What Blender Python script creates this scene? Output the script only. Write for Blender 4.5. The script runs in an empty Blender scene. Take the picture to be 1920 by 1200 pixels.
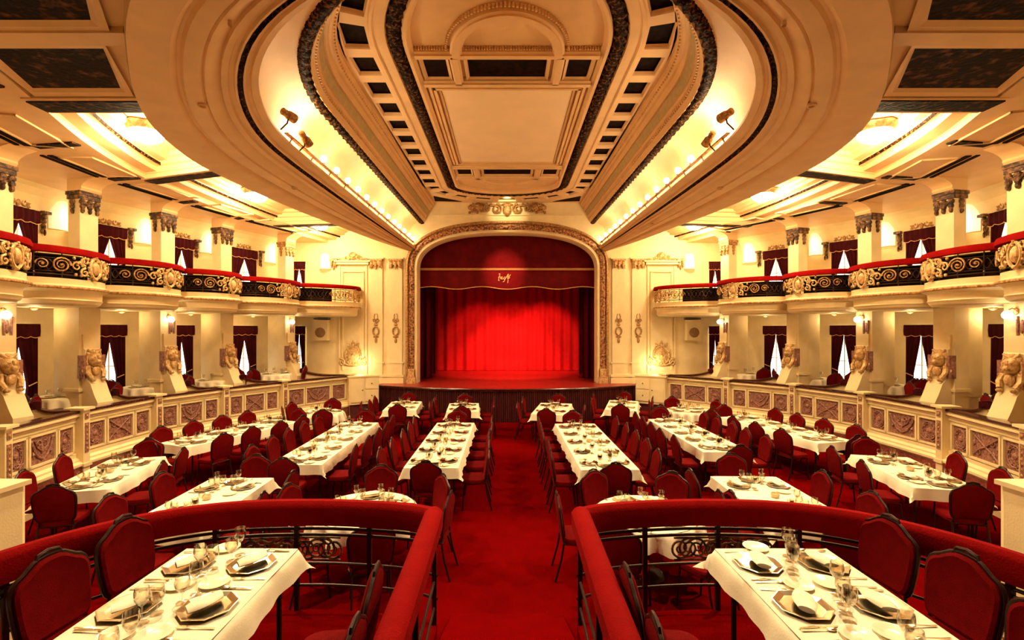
import bpy, bmesh, math, random
from mathutils import Vector, Matrix
from math import pi, sin, cos, sqrt, radians
random.seed(7)
S = bpy.context.scene
COL = S.collection
E = 2.9            # eye height over the main floor
FPX = 900.0

# ---------------------------------------------------------------- camera
cd = bpy.data.cameras.new('camera'); cam = bpy.data.objects.new('camera', cd); COL.objects.link(cam)
cam.location = (0, 0, E); cam.rotation_euler = (pi/2, 0, 0)
cd.sensor_width = 36; cd.lens = 36*FPX/1920
cd.shift_x = (960-951)/1920; cd.shift_y = (618-600)/1920
cd.clip_start = 0.05; cd.clip_end = 100
S.camera = cam
# ---------------------------------------------------------------- world, view
w = bpy.data.worlds.new('world'); S.world = w; w.use_nodes = True
w.node_tree.nodes['Background'].inputs[0].default_value = (1.0, .62, .3, 1)
w.node_tree.nodes['Background'].inputs[1].default_value = 0.25
S.view_settings.view_transform = 'Standard'; S.view_settings.look = 'None'
S.view_settings.gamma = 1; S.view_settings.use_curve_mapping = False
S.view_settings.exposure = 1.25
S.cycles.max_bounces = 6; S.cycles.diffuse_bounces = 4; S.cycles.glossy_bounces = 3
S.cycles.transmission_bounces = 4; S.cycles.transparent_max_bounces = 6
S.cycles.use_denoising = True; S.cycles.sample_clamp_indirect = 3.0
S.cycles.caustics_reflective = False; S.cycles.caustics_refractive = False
S.cycles.use_light_tree = True

WARM = (1.0, .74, .36)
def light(kind, name, loc, energy, color=WARM, r=.1, rot=None, target=None, size=None, blend=.6):
    l = bpy.data.lights.new(name, kind); l.energy = energy; l.color = color
    if kind in ('POINT', 'SPOT'): l.shadow_soft_size = r
    if kind == 'SPOT': l.spot_size = size; l.spot_blend = blend
    o = bpy.data.objects.new(name, l); COL.objects.link(o); o.location = loc
    if target is not None:
        o.rotation_euler = (Vector(target)-Vector(loc)).to_track_quat('-Z', 'Y').to_euler()
    return o

# ---------------------------------------------------------------- materials
def nmat(name, col, rough=.6, metal=0.0, noise=0.0, nscale=8.0, bump=0.0, bscale=40.0, col2=None, spec=.5,
         sheen=0.0, transm=0.0, emit=None, estr=0.0, detail=4.0, contrast=None, sss=0):
    m = bpy.data.materials.new(name); m.use_nodes = True
    nt = m.node_tree; b = nt.nodes['Principled BSDF']
    b.inputs['Base Color'].default_value = (*col, 1); b.inputs['Roughness'].default_value = rough
    b.inputs['Metallic'].default_value = metal; b.inputs['Specular IOR Level'].default_value = spec
    if sheen: b.inputs['Sheen Weight'].default_value = sheen; b.inputs['Sheen Roughness'].default_value = .4
    if transm: b.inputs['Transmission Weight'].default_value = transm; b.inputs['IOR'].default_value = 1.3
    if emit: b.inputs['Emission Color'].default_value = (*emit, 1); b.inputs['Emission Strength'].default_value = estr
    if noise or bump or col2:
        tc = nt.nodes.new('ShaderNodeTexCoord')
    if col2 or noise:
        n = nt.nodes.new('ShaderNodeTexNoise'); n.inputs['Scale'].default_value = nscale; n.inputs['Detail'].default_value = detail
        nt.links.new(tc.outputs['Object'], n.inputs['Vector'])
        r = nt.nodes.new('ShaderNodeValToRGB')
        c2 = col2 if col2 else tuple(c*(1-noise) for c in col)
        lo, hi = contrast or (.35, .65)
        r.color_ramp.elements[0].position = lo; r.color_ramp.elements[1].position = hi
        r.color_ramp.elements[0].color = (*c2, 1); r.color_ramp.elements[1].color = (*col, 1)
        nt.links.new(n.outputs['Fac'], r.inputs['Fac']); nt.links.new(r.outputs['Color'], b.inputs['Base Color'])
    if bump:
        n2 = nt.nodes.new('ShaderNodeTexNoise'); n2.inputs['Scale'].default_value = bscale; n2.inputs['Detail'].default_value = 3
        nt.links.new(tc.outputs['Object'], n2.inputs['Vector'])
        bp = nt.nodes.new('ShaderNodeBump'); bp.inputs['Strength'].default_value = bump; bp.inputs['Distance'].default_value = .02
        nt.links.new(n2.outputs['Fac'], bp.inputs['Height']); nt.links.new(bp.outputs['Normal'], b.inputs['Normal'])
    return m

M = {}
M['plaster'] = nmat('cream_plaster', (.87, .70, .39), .55, noise=.10, nscale=3, bump=.08, bscale=60)
M['ceil'] = nmat('ceiling_plaster', (.84, .56, .28), .6, noise=.10, nscale=2.5, bump=.08, bscale=50)
M['cloth'] = nmat('white_linen', (.93, .85, .64), .8, noise=.05, nscale=9, bump=.1, bscale=90)
M['gold'] = nmat('aged_gilt', (.62, .36, .13), .42, .35, col2=(.22, .09, .03), nscale=22, bump=.5, bscale=60)
M['gilt'] = nmat('pale_gilt', (.80, .55, .26), .42, .2, col2=(.42, .22, .07), nscale=16, bump=.4, bscale=60)
M['darkgilt'] = nmat('dark_carved_gilt', (.30, .13, .04), .55, .1, col2=(.022, .008, .004), nscale=14, bump=.9, bscale=28, contrast=(.42, .66), detail=8)
M['marble'] = nmat('dark_veined_panel', (.16, .060, .022), .7, spec=.1, col2=(.008, .004, .003), nscale=9, bump=.6, bscale=16, contrast=(.52, .74), detail=9)
M['black'] = nmat('near_black_panel', (.018, .006, .004), .75, spec=.05, col2=(.004, .002, .002), nscale=12, detail=8)
M['garland'] = nmat('dark_garland', (.26, .10, .028), .6, .0, spec=.04, col2=(.010, .004, .002), nscale=20, bump=.9, bscale=34, contrast=(.5, .72), detail=8)
M['archgilt'] = nmat('arch_gilt', (.58, .27, .10), .45, .2, col2=(.10, .025, .012), nscale=16, bump=.6, bscale=40, contrast=(.40, .62))
M['green'] = nmat('pale_olive_frieze', (.42, .36, .17), .6, col2=(.55, .40, .19), nscale=9, bump=.3)
M['rose'] = nmat('rose_brown_relief', (.40, .19, .13), .55, col2=(.20, .07, .05), nscale=26, bump=.8, bscale=40, detail=7)
M['skirt'] = nmat('dark_red_plinth', (.30, .07, .04), .55, col2=(.13, .02, .015), nscale=30, bump=.3)
M['carpet'] = nmat('red_carpet', (.135, .001, .001), .95, noise=.12, nscale=3.5, bump=.4, bscale=220, spec=.0)
M['velvet'] = nmat('red_velvet', (.24, .003, .003), .85, noise=.15, nscale=7, bump=.25, bscale=80, spec=.03)
M['fabric'] = nmat('chair_fabric', (.15, .0025, .003), .85, noise=.2, nscale=18, bump=.3, bscale=160, spec=.04)
M['drape'] = nmat('window_drape', (.06, .004, .008), .8, noise=.3, nscale=6, spec=.1)
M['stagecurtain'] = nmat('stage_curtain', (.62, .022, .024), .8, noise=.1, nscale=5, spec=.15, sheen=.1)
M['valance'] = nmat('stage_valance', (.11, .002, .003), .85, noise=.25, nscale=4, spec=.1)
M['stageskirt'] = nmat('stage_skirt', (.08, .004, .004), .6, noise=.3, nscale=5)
M['stagefloor'] = nmat('stage_floor', (.34, .02, .014), .35, noise=.3, nscale=5)
M['metal'] = nmat('dark_chair_frame', (.028, .008, .006), .35, .3, spec=.4)
M['iron'] = nmat('black_iron', (.045, .025, .016), .38, .6)
M['wood'] = nmat('dark_red_wood', (.065, .012, .008), .22, col2=(.035, .006, .005), nscale=14, spec=.5)
M['silver'] = nmat('silver', (.86, .76, .56), .16, 1.0)
M['china'] = nmat('china', (.92, .83, .62), .18, spec=.6)
M['trimgold'] = nmat('gold_trim', (.80, .42, .16), .5, .2)
M['speaker'] = nmat('speaker_grille', (.33, .20, .09), .7, col2=(.20, .11, .05), nscale=60)
M['bulb'] = nmat('lit_bulb', (1, .9, .7), .4, emit=(1, .80, .46), estr=22)
M['dome'] = nmat('lit_glass_bowl', (1, .9, .7), .4, emit=(1, .82, .50), estr=26)
M['globe'] = nmat('lit_globe', (1, .9, .7), .4, emit=(1, .84, .54), estr=9)
M['daylight'] = nmat('bright_window_pane', (1, 1, 1), .3, emit=(1, .95, .78), estr=1.5)
M['candle'] = nmat('candle_glass', (.9, .72, .42), .2, transm=.3)
# glass: thin, cheap transparency
g = bpy.data.materials.new('clear_glass'); g.use_nodes = True; nt = g.node_tree
for n in list(nt.nodes): nt.nodes.remove(n)
o_ = nt.nodes.new('ShaderNodeOutputMaterial'); mx = nt.nodes.new('ShaderNodeMixShader')
tr = nt.nodes.new('ShaderNodeBsdfTransparent'); gl = nt.nodes.new('ShaderNodeBsdfGlossy'); lw = nt.nodes.new('ShaderNodeLayerWeight')
tr.inputs[0].default_value = (.97, .94, .88, 1); gl.inputs['Roughness'].default_value = .06; lw.inputs['Blend'].default_value = .3
nt.links.new(lw.outputs['Facing'], mx.inputs[0]); nt.links.new(tr.outputs[0], mx.inputs[1]); nt.links.new(gl.outputs[0], mx.inputs[2])
nt.links.new(mx.outputs[0], o_.inputs['Surface']); M['glass'] = g
# lit frosted panel of the wall niches: a hot spot where the bulb stands behind the glass
def panel_mat():
    m = nmat('frosted_lamp_glass', (.95, .85, .6), .5, emit=(1, .80, .42), estr=1.15)
    nt = m.node_tree; b = nt.nodes['Principled BSDF']
    tc = nt.nodes.new('ShaderNodeTexCoord'); mp = nt.nodes.new('ShaderNodeMapping'); mp.inputs['Location'].default_value = (-.56, 0, -.36)
    mp.inputs['Scale'].default_value = (1.5, 0, 1.5)
    g = nt.nodes.new('ShaderNodeTexGradient'); g.gradient_type = 'SPHERICAL'
    r = nt.nodes.new('ShaderNodeValToRGB'); r.color_ramp.elements[0].color = (.25, .25, .25, 1); r.color_ramp.elements[1].color = (1, 1, 1, 1)
    r.color_ramp.elements[1].position = .9
    mu = nt.nodes.new('ShaderNodeMath'); mu.operation = 'MULTIPLY'; mu.inputs[1].default_value = .85
    nt.links.new(tc.outputs['Generated'], mp.inputs['Vector']); nt.links.new(mp.outputs[0], g.inputs[0]); nt.links.new(g.outputs['Fac'], r.inputs[0])
    nt.links.new(r.outputs[0], mu.inputs[0]); nt.links.new(mu.outputs[0], b.inputs['Emission Strength'])
    return m
M['lamppanel'] = panel_mat()

# ---------------------------------------------------------------- mesh helpers
class MB:
    def __init__(s): s.v = []; s.f = []
    def add(s, vs, fs):
        k = len(s.v); s.v.extend(tuple(p) for p in vs); s.f.extend(tuple(i+k for i in f) for f in fs); return s
    def box(s, c, d, rz=0.0, ax=None):
        hx, hy, hz = d[0]/2, d[1]/2, d[2]/2; vs = []
        R = ax if ax is not None else Matrix.Rotation(rz, 3, 'Z')
        for z in (-hz, hz):
            for x, y in ((-hx, -hy), (hx, -hy), (hx, hy), (-hx, hy)):
                vs.append(R @ Vector((x, y, z)) + Vector(c))
        return s.add(vs, [(0, 3, 2, 1), (4, 5, 6, 7), (0, 1, 5, 4), (1, 2, 6, 5), (2, 3, 7, 6), (3, 0, 4, 7)])
    def grid(s, rows, closed=False, cap=False):
        n = len(rows[0]); vs = [p for r in rows for p in r]; fs = []
        for i in range(len(rows)-1):
            for j in range(n if closed else n-1):
                a = i*n+j; b = i*n+(j+1) % n
                fs.append((a, b, b+n, a+n))
        if cap:
            fs.append(tuple(range(n-1, -1, -1))); m = (len(rows)-1)*n; fs.append(tuple(range(m, m+n)))
        return s.add(vs, fs)
    def lathe(s, prof, c=(0, 0, 0), n=16, sx=1, sy=1, ax=None):
        rows = []
        for r, z in prof:
            row = []
            for k in range(n):
                p = Vector((r*cos(2*pi*k/n)*sx, r*sin(2*pi*k/n)*sy, z))
                if ax is not None: p = ax @ p
                row.append(p+Vector(c))
            rows.append(row)
        return s.grid(rows, closed=True, cap=True)
    def tube(s, pts, r, n=6, closed=False):
        pts = [Vector(p) for p in pts]; rows = []; N = len(pts); up = None
        for i, p in enumerate(pts):
            if closed: t = (pts[(i+1) % N]-pts[i-1])
            else: t = pts[min(i+1, N-1)]-pts[max(i-1, 0)]
            if t.length < 1e-9: t = Vector((0, 0, 1))
            t.normalize()
            if up is None:
                up = Vector((0, 0, 1)) if abs(t.z) < .9 else Vector((1, 0, 0))
            a = t.cross(up)
            if a.length < 1e-4: a = t.cross(Vector((.3, 1, .2)))
            a.normalize(); b = a.cross(t); up = b
            rr = r[i] if isinstance(r, (list, tuple)) else r
            rows.append([p + a*rr*cos(2*pi*k/n) + b*rr*sin(2*pi*k/n) for k in range(n)])
        if closed: rows.append(rows[0]); return s.grid(rows, closed=True)
        return s.grid(rows, closed=True, cap=True)
    def ball(s, c, r, n=10, m=6, ax=None):
        if not isinstance(r, (tuple, list)): r = (r, r, r)
        rows = []
        for i in range(m+1):
            a = -pi/2+pi*i/m; row = []
            for k in range(n):
                p = Vector((r[0]*cos(a)*cos(2*pi*k/n), r[1]*cos(a)*sin(2*pi*k/n), r[2]*sin(a)))
                if ax is not None: p = ax @ p
                row.append(p+Vector(c))
            rows.append(row)
        return s.grid(rows, closed=True)
    def prism(s, poly, z0, z1):
        n = len(poly)
        vs = [(x, y, z0) for x, y in poly]+[(x, y, z1) for x, y in poly]
        return s.add(vs, [tuple(range(n-1, -1, -1)), tuple(range(n, 2*n))]+[(i, (i+1) % n, (i+1) % n+n, i+n) for i in range(n)])
    def build(s, name, mat, parent=None, org=None, smooth=True, ang=35):
        me = bpy.data.meshes.new(name)
        if org is None and parent is not None: org = parent.get('_org')
        if org is not None:
            ox, oy, oz = org; vs = [(a-ox, b-oy, c-oz) for a, b, c in s.v]
        else: vs = s.v
        me.from_pydata(vs, [], s.f); me.materials.append(M[mat] if isinstance(mat, str) else mat)
        bm = bmesh.new(); bm.from_mesh(me); bmesh.ops.remove_doubles(bm, verts=bm.verts, dist=1e-5); bmesh.ops.recalc_face_normals(bm, faces=bm.faces); bm.to_mesh(me); bm.free()
        if smooth:
            me.polygons.foreach_set('use_smooth', [True]*len(me.polygons)); me.set_sharp_from_angle(angle=radians(ang))
        o = bpy.data.objects.new(name, me); COL.objects.link(o)
        if parent is not None:
            o.parent = parent
            o['_org'] = parent.get('_org') if parent.get('_org') is not None else (0, 0, 0)
        elif org is not None:
            o.location = org; o['_org'] = org
        return o

def tag(o, label=None, cat=None, group=None, kind=None):
    if label: o['label'] = label
    if cat: o['category'] = cat
    if group: o['group'] = group
    if kind: o['kind'] = kind
    return o
def thing(name, label, cat, loc=(0, 0, 0), rz=0, group=None, world=False, kind=None):
    o = bpy.data.objects.new(name, None); COL.objects.link(o); o.location = loc; o.rotation_euler = (0, 0, rz); o.empty_display_size = .1
    o['_org'] = tuple(loc) if world else (0.0, 0.0, 0.0)     # world=True: the parts' vertices are given in world coordinates
    return tag(o, label, cat, group, kind)
def one(mb, name, mat, label, cat, org, group=None, **k):    # a thing that is one mesh, vertices in world coordinates
    return tag(mb.build(name, mat, None, org=org, **k), label, cat, group)
def struct(mb, name, mat, parent=None, **k):
    o = mb.build(name, mat, parent, **k)
    if parent is None: o['kind'] = 'structure'
    return o
kids = {}
def copy_tree(src, loc, rz=0, label=None, group=None):
    r = src.copy(); COL.objects.link(r); r.location = loc; r.rotation_euler = (0, 0, rz)
    if label: r['label'] = label
    if group: r['group'] = group
    if src.name not in kids: kids[src.name] = [(c, list(c.children)) for c in src.children]
    for c, gs in kids[src.name]:
        d = c.copy(); COL.objects.link(d); d.parent = r
        for g in gs:
            h = g.copy(); COL.objects.link(h); h.parent = d
    return r
class Proto:
    """first placement moves the source itself, the next ones copy it"""
    def __init__(s, src): s.src = src; s.used = False
    def __call__(s, loc, rz, label, group):
        if not s.used:
            s.used = True; o = s.src; o.location = loc; o.rotation_euler = (0, 0, rz); o['label'] = label
            if group: o['group'] = group
            return o
        return copy_tree(s.src, loc, rz, label, group)

def lerp(a, b, t): return a+(b-a)*t
def resample(pts, n):
    d = [0]
    for i in range(1, len(pts)): d.append(d[-1]+(Vector(pts[i])-Vector(pts[i-1])).length)
    out = []; j = 0
    for k in range(n):
        t = d[-1]*k/(n-1)
        while j < len(d)-2 and d[j+1] < t: j += 1
        u = (t-d[j])/max(1e-9, d[j+1]-d[j]); out.append(tuple(Vector(pts[j]).lerp(Vector(pts[j+1]), u)))
    return out
def smoothc(pts, n):      # catmull-rom through the points, then even spacing
    P = [Vector(p) for p in pts]; P = [2*P[0]-P[1]]+P+[2*P[-1]-P[-2]]; out = []
    for i in range(1, len(P)-2):
        for k in range(12):
            t = k/12; a, b, c, d = P[i-1], P[i], P[i+1], P[i+2]
            out.append(.5*((2*b)+(-a+c)*t+(2*a-5*b+4*c-d)*t*t+(-a+3*b-3*c+d)*t**3))
    out.append(P[-2]); return resample([tuple(p) for p in out], n)
def normals2(pts, closed=False):
    N = len(pts); out = []
    for i in range(N):
        a = pts[i-1] if (i > 0 or closed) else pts[i]; b = pts[(i+1) % N] if (i < N-1 or closed) else pts[i]
        t = Vector((b[0]-a[0], b[1]-a[1])); t.normalize() if t.length else None
        out.append(Vector((-t.y, t.x)))
    return out
def sweep2(mb, pts, prof, side=1, closed=False, cap=True):
    """pts: plan polyline; prof: (offset along the plan normal * side, z)"""
    ns = normals2(pts, closed); rows = []
    for p, n in zip(pts, ns):
        rows.append([(p[0]+n.x*u*side, p[1]+n.y*u*side, z) for u, z in prof])
    if closed: rows.append(rows[0])
    mb.grid(rows)
    if cap and not closed and len(prof) > 2:
        mb.add(rows[0], [tuple(range(len(prof)))]); mb.add(rows[-1], [tuple(range(len(prof)-1, -1, -1))])
    return mb
def spiral(c, r0, turns, a0=0, hand=1, n=None, fr=.12):
    n = n or int(14*turns)+4; out = []
    for k in range(n+1):
        t = k/n; r = r0*((1-t)**.8*(1-fr)+fr); a = a0+hand*turns*2*pi*t
        out.append((c[0]+r*cos(a), c[1]+r*sin(a)))
    return out
# ================================================================ the ceiling
YW = 16.6                                   # the proscenium wall
ZT = 7.75
ceiling = thing('ceiling', None, None, kind='structure', world=True)
NU = 150
def taper(a, y): return a*(1-.045*max(0, (y-8)/8.6))
def ucurve(a, yc, b, n=NU):                 # left wall end -> round the near end -> right wall end
    pts = [(-taper(a, y), y) for y in [YW-(YW-yc)*k/30 for k in range(30)]]
    pts += [(-a*cos(t), yc-b*sin(t)) for t in [pi*k/60 for k in range(61)]]
    pts += [(taper(a, y), y) for y in [yc+(YW-yc)*(k+1)/30 for k in range(30)]]
    # even spacing inside each third, so that concentric curves correspond
    i = 30; j = 91
    return resample(pts[:i+1], n//3)[:-1]+resample(pts[i:j], n//3+2)[:-1]+resample(pts[j-1:], n//3)
LO = [(-3.42, YW), (-4.0, 14.6), (-4.4, 12.8), (-4.85, 10.6), (-5.08, 8.4), (-4.98, 7.2), (-4.6, 6.05), (-3.85, 4.85), (-2.9, 3.75), (-1.5, 2.95), (0, 2.7)]
n3 = len(ucurve(3.3, 7.5, 3.9))
oh = smoothc(LO, (n3+1)//2) if n3 % 2 else smoothc(LO, n3//2)
OVAL = [tuple(p) for p in oh]+([(-x*1.01, y) for x, y in reversed(oh)][(1 if n3 % 2 else 0):])
# even correspondence with the inner curve
INNER = ucurve(3.32, 7.5, 3.9)
def corr(oval, inner):
    out = []
    for x, y in inner:
        # angle about a moving centre
        if y >= 7.5:
            c = y
            best = min(oval, key=lambda p: (abs(p[1]-(y*1.0)) if p[0]*x > 0 else 99)); xx = None
            seg = [p for p in oval if p[0]*x >= 0]
            seg.sort(key=lambda p: -p[1])
            for a, b in zip(seg, seg[1:]):
                if a[1] >= y >= b[1]:
                    t = (a[1]-y)/max(1e-9, a[1]-b[1]); xx = a[0]+(b[0]-a[0])*t; break
            out.append((xx if xx is not None else best[0], y))
        else:
            d = Vector((x, y-7.5)).normalized(); hit = None
            for a, b in zip(oval, oval[1:]):
                a2 = Vector((a[0], a[1]-7.5)); b2 = Vector((b[0], b[1]-7.5))
                ca = d.x*a2.y-d.y*a2.x; cb = d.x*b2.y-d.y*b2.x
                if ca*cb <= 0 and (a2+b2).dot(d) > 0:
                    t = ca/(ca-cb) if abs(ca-cb) > 1e-9 else 0; hit = a2.lerp(b2, t); break
            out.append((hit.x, hit.y+7.5) if hit else out[-1])
    return out
OV = corr(OVAL, INNER)
def ring(prof, outer, inner):               # prof: (t, z) between two corresponding curves
    return [[(lerp(o[0], i[0], t), lerp(o[1], i[1], t), z) for t, z in prof] for o, i in zip(outer, inner)]
sof = [(0, 6.5), (0, 5.66), (.012, 5.61), (.30, 5.60), (.335, 5.63), (.35, 5.67), (.375, 5.665), (.40, 5.625), (.415, 5.62), (.53, 5.62), (.545, 5.65), (.56, 5.625), (.60, 5.63),
       (.655, 5.68), (.68, 5.70), (.69, 5.66), (.74, 5.66), (.755, 5.69), (.79, 5.70), (.80, 5.665), (.82, 5.67)]
struct(MB().grid(ring(sof, OV, INNER)), 'soffit_ring', 'ceil', ceiling)
struct(MB().grid(ring([(.82, 5.67), (.83, 5.70), (.855, 5.71), (.87, 5.68)], OV, INNER)), 'dark_soffit_moulding', 'garland', ceiling)
struct(MB().grid(ring([(.87, 5.68), (.885, 5.68), (.90, 5.72), (.925, 5.73), (.94, 5.70), (1.0, 5.72), (1.0, 5.76)], OV, INNER)), 'soffit_lip', 'ceil', ceiling)
def multi(specs):                            # list of (a, yc, b, z): a surface through successive curves
    cs = [[(x, y, z) for x, y in ucurve(a, yc, b)] for a, yc, b, z in specs]
    return MB().grid(cs)
struct(multi([(3.32, 7.5, 3.9, 5.76), (3.38, 7.5, 3.95, 5.80), (3.50, 7.5, 4.05, 5.86), (3.58, 7.6, 4.15, 6.05), (3.56, 7.7, 4.1, 6.3), (3.45, 7.9, 3.95, 6.5), (3.30, 8.0, 3.75, 6.58), (3.16, 8.1, 3.6, 6.60)]), 'light_cove', 'ceil', ceiling)
# dark garland rim with leaf bumps
def garland(a, yc, b, z, r, name, mat='garland', closedcurve=None, n=520, squash=1.0, amp=.28):
    pts = resample(closedcurve or ucurve(a, yc, b), n); rows = []; ns = normals2(pts, bool(closedcurve))
    for i, (p, nn) in enumerate(zip(pts, ns)):
        row = []
        for k in range(8):
            t = 2*pi*k/8; rr = r*(1+amp*sin(i*1.55+k*2.1)*((i+k) % 2*.6+.4))
            row.append((p[0]+nn.x*rr*cos(t)*1.15, p[1]+nn.y*rr*cos(t)*1.15, z+rr*sin(t)*squash))
        rows.append(row)
    return MB().grid(rows, closed=True)
struct(garland(3.10, 8.1, 3.52, 6.62, .075, ''), 'garland_rim', 'garland', ceiling, ang=60)
struct(multi([(3.08, 8.1, 3.5, 6.66), (3.0, 8.1, 3.42, 6.60), (2.97, 8.1, 3.4, 6.66), (2.95, 8.1, 3.38, 6.70)]), 'rim_moulding', 'ceil', ceiling)
den = MB(); dp = resample(ucurve(2.95, 8.1, 3.38), 330); dn = normals2(dp)
for p, nn in zip(dp, dn): den.box((p[0], p[1], 6.735), (.035, .05, .05), math.atan2(nn.y, nn.x)+pi/2)
tag(struct(den, 'dentil_band', 'ceil', ceiling, smooth=False), kind='stuff')
struct(multi([(2.96, 8.1, 3.4, 6.70), (2.96, 8.1, 3.4, 6.77), (2.93, 8.1, 3.36, 6.79), (2.92, 8.1, 3.35, 6.84), (2.90, 8.1, 3.33, 6.84)]), 'cornice_moulding', 'ceil', ceiling)
struct(multi([(2.90, 8.1, 3.33, 6.84), (2.84, 8.1, 3.27, 7.0)]), 'olive_frieze', 'green', ceiling)
struct(multi([(2.84, 8.1, 3.27, 7.0), (2.80, 8.1, 3.24, 6.99), (2.78, 8.1, 3.22, 7.03), (2.77, 8.1, 3.2, 7.1), (2.73, 8.1, 3.17, 7.11), (2.71, 8.1, 3.15, 7.15), (2.68, 8.1, 3.12, 7.2), (2.66, 8.1, 3.1, 7.21), (2.66, 8.1, 3.1, 7.27)]), 'upper_cornice', 'ceil', ceiling)
den = MB(); dp = resample(ucurve(2.70, 8.1, 3.14), 300); dn = normals2(dp)
for p, nn in zip(dp, dn): den.box((p[0], p[1], 7.165), (.03, .04, .03), math.atan2(nn.y, nn.x)+pi/2)
tag(struct(den, 'bead_band', 'ceil', ceiling, smooth=False), kind='stuff')
struct(multi([(2.66, 8.1, 3.1, 7.27), (2.60, 8.0, 3.02, 7.27)]), 'ceiling_border', 'ceil', ceiling)

# coffered ring: a closed stadium of sunk dark panels
def stad(a, yn, bn, yf, bf, nstr=11, ncn=12, ncf=9, sub=1):
    pts = []
    for k in range(nstr*sub): pts.append((-a*(1-.012*(yf-(yf-yn)*k/(nstr*sub)-8)/8), yf-(yf-yn)*k/(nstr*sub)))
    for k in range(ncn*sub): t = pi*k/(ncn*sub); pts.append((-a*cos(t), yn-bn*sin(t)))
    for k in range(nstr*sub): pts.append((a, yn+(yf-yn)*k/(nstr*sub)))
    for k in range(ncf*sub): t = pi*k/(ncf*sub); pts.append((a*cos(t), yf+bf*sin(t)))
    return pts
NST, NCN, NCF = 9, 10, 9
OUTC = stad(2.60, 7.6, 3.0, 14.6, 1.85, NST, NCN, NCF)
INC = stad(2.10, 7.6, 2.5, 14.6, 1.32, NST, NCN, NCF)
nC = len(OUTC)
fr = MB()
def at_ring(i, u, v):                        # u along the ring 0..1 in the cell, v across 0..1
    o = Vector(OUTC[i]).lerp(Vector(OUTC[(i+1) % nC]), u); q = Vector(INC[i]).lerp(Vector(INC[(i+1) % nC]), u)
    return o.lerp(q, v)
cells = []
for i in range(nC):
    A = [(at_ring(i, u, v), 7.27) for u, v in ((0, 0), (1, 0), (1, 1), (0, 1))]
    B = [(at_ring(i, u, v), 7.27) for u, v in ((.14, .12), (.86, .12), (.86, .90), (.14, .90))]
    C = [(at_ring(i, u, v), 7.285) for u, v in ((.16, .13), (.84, .13), (.84, .89), (.16, .89))]
    D = [(at_ring(i, u, v), 7.33) for u, v in ((.19, .17), (.81, .17), (.81, .86), (.19, .86))]
    rings = [[(p.x, p.y, z) for p, z in L] for L in (A, B, C, D)]
    fr.grid(rings, closed=True); cells.append(rings[-1])
struct(fr, 'coffer_frame', 'ceil', ceiling, smooth=False)
for c in cells:
    mb = MB(); up = [(x, y, z+.03) for x, y, z in c]; mb.grid([c, up], closed=True); mb.add(up, [(0, 1, 2, 3)])
    o = struct(mb, 'coffer_panel', 'black', ceiling, smooth=False)
# corner pieces between the far end of the ring and the cornice
cp = MB()
for s in (-1, 1):
    poly = [(s*2.62, 14.4), (s*2.62, YW), (0, YW)]
    arc = [p for p in stad(2.60, 7.6, 3.0, 14.6, 1.85, NST, NCN, 40)[-40:] if p[0]*s >= -1e-6]
    arc.sort(key=lambda p: abs(p[0])); poly += arc
    cp.add([(x, y, 7.285) for x, y in poly], [tuple(range(len(poly)))])
struct(cp, 'ceiling_corner', 'ceil', ceiling, smooth=False)
for s in (-1, 1):
    tri = [(s*2.42, 15.75), (s*2.46, 16.35), (s*1.55, 16.42)]
    struct(MB().prism(tri, 7.27, 7.284), 'corner_panel', 'black', ceiling, smooth=False)
# border between coffers and garland, garland, inner border
def ringsurf(specs, name, mat):
    cs = []
    for a, bn, bf, z in specs:
        c = stad(a, 7.6, bn, 14.6, bf, NST, NCN, NCF, sub=3); cs.append([(x, y, z) for x, y in c]+[(c[0][0], c[0][1], z)])
    struct(MB().grid(cs), name, mat, ceiling)
ringsurf([(2.10, 2.5, 1.32, 7.27), (2.08, 2.48, 1.30, 7.24), (2.04, 2.44, 1.27, 7.24), (2.02, 2.42, 1.25, 7.27), (1.86, 2.27, 1.12, 7.28), (1.84, 2.25, 1.10, 7.31)], 'inner_border', 'ceil')
ringsurf([(1.84, 2.25, 1.10, 7.31), (1.62, 2.05, .93, 7.31)], 'garland_ground', 'black')
struct(garland(0, 0, 0, 7.30, .082, '', closedcurve=(lambda c: c+[c[0]])(stad(1.73, 7.6, 2.15, 14.6, 1.02, NST, NCN, NCF, sub=4)), n=480, squash=.6, amp=.4), 'inner_garland', 'garland', ceiling, ang=60)
ringsurf([(1.62, 2.05, .93, 7.31), (1.60, 2.03, .91, 7.27), (1.55, 1.98, .87, 7.27), (1.53, 1.96, .85, 7.31), (1.49, 1.93, .82, 7.33)], 'field_border', 'ceil')
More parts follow.
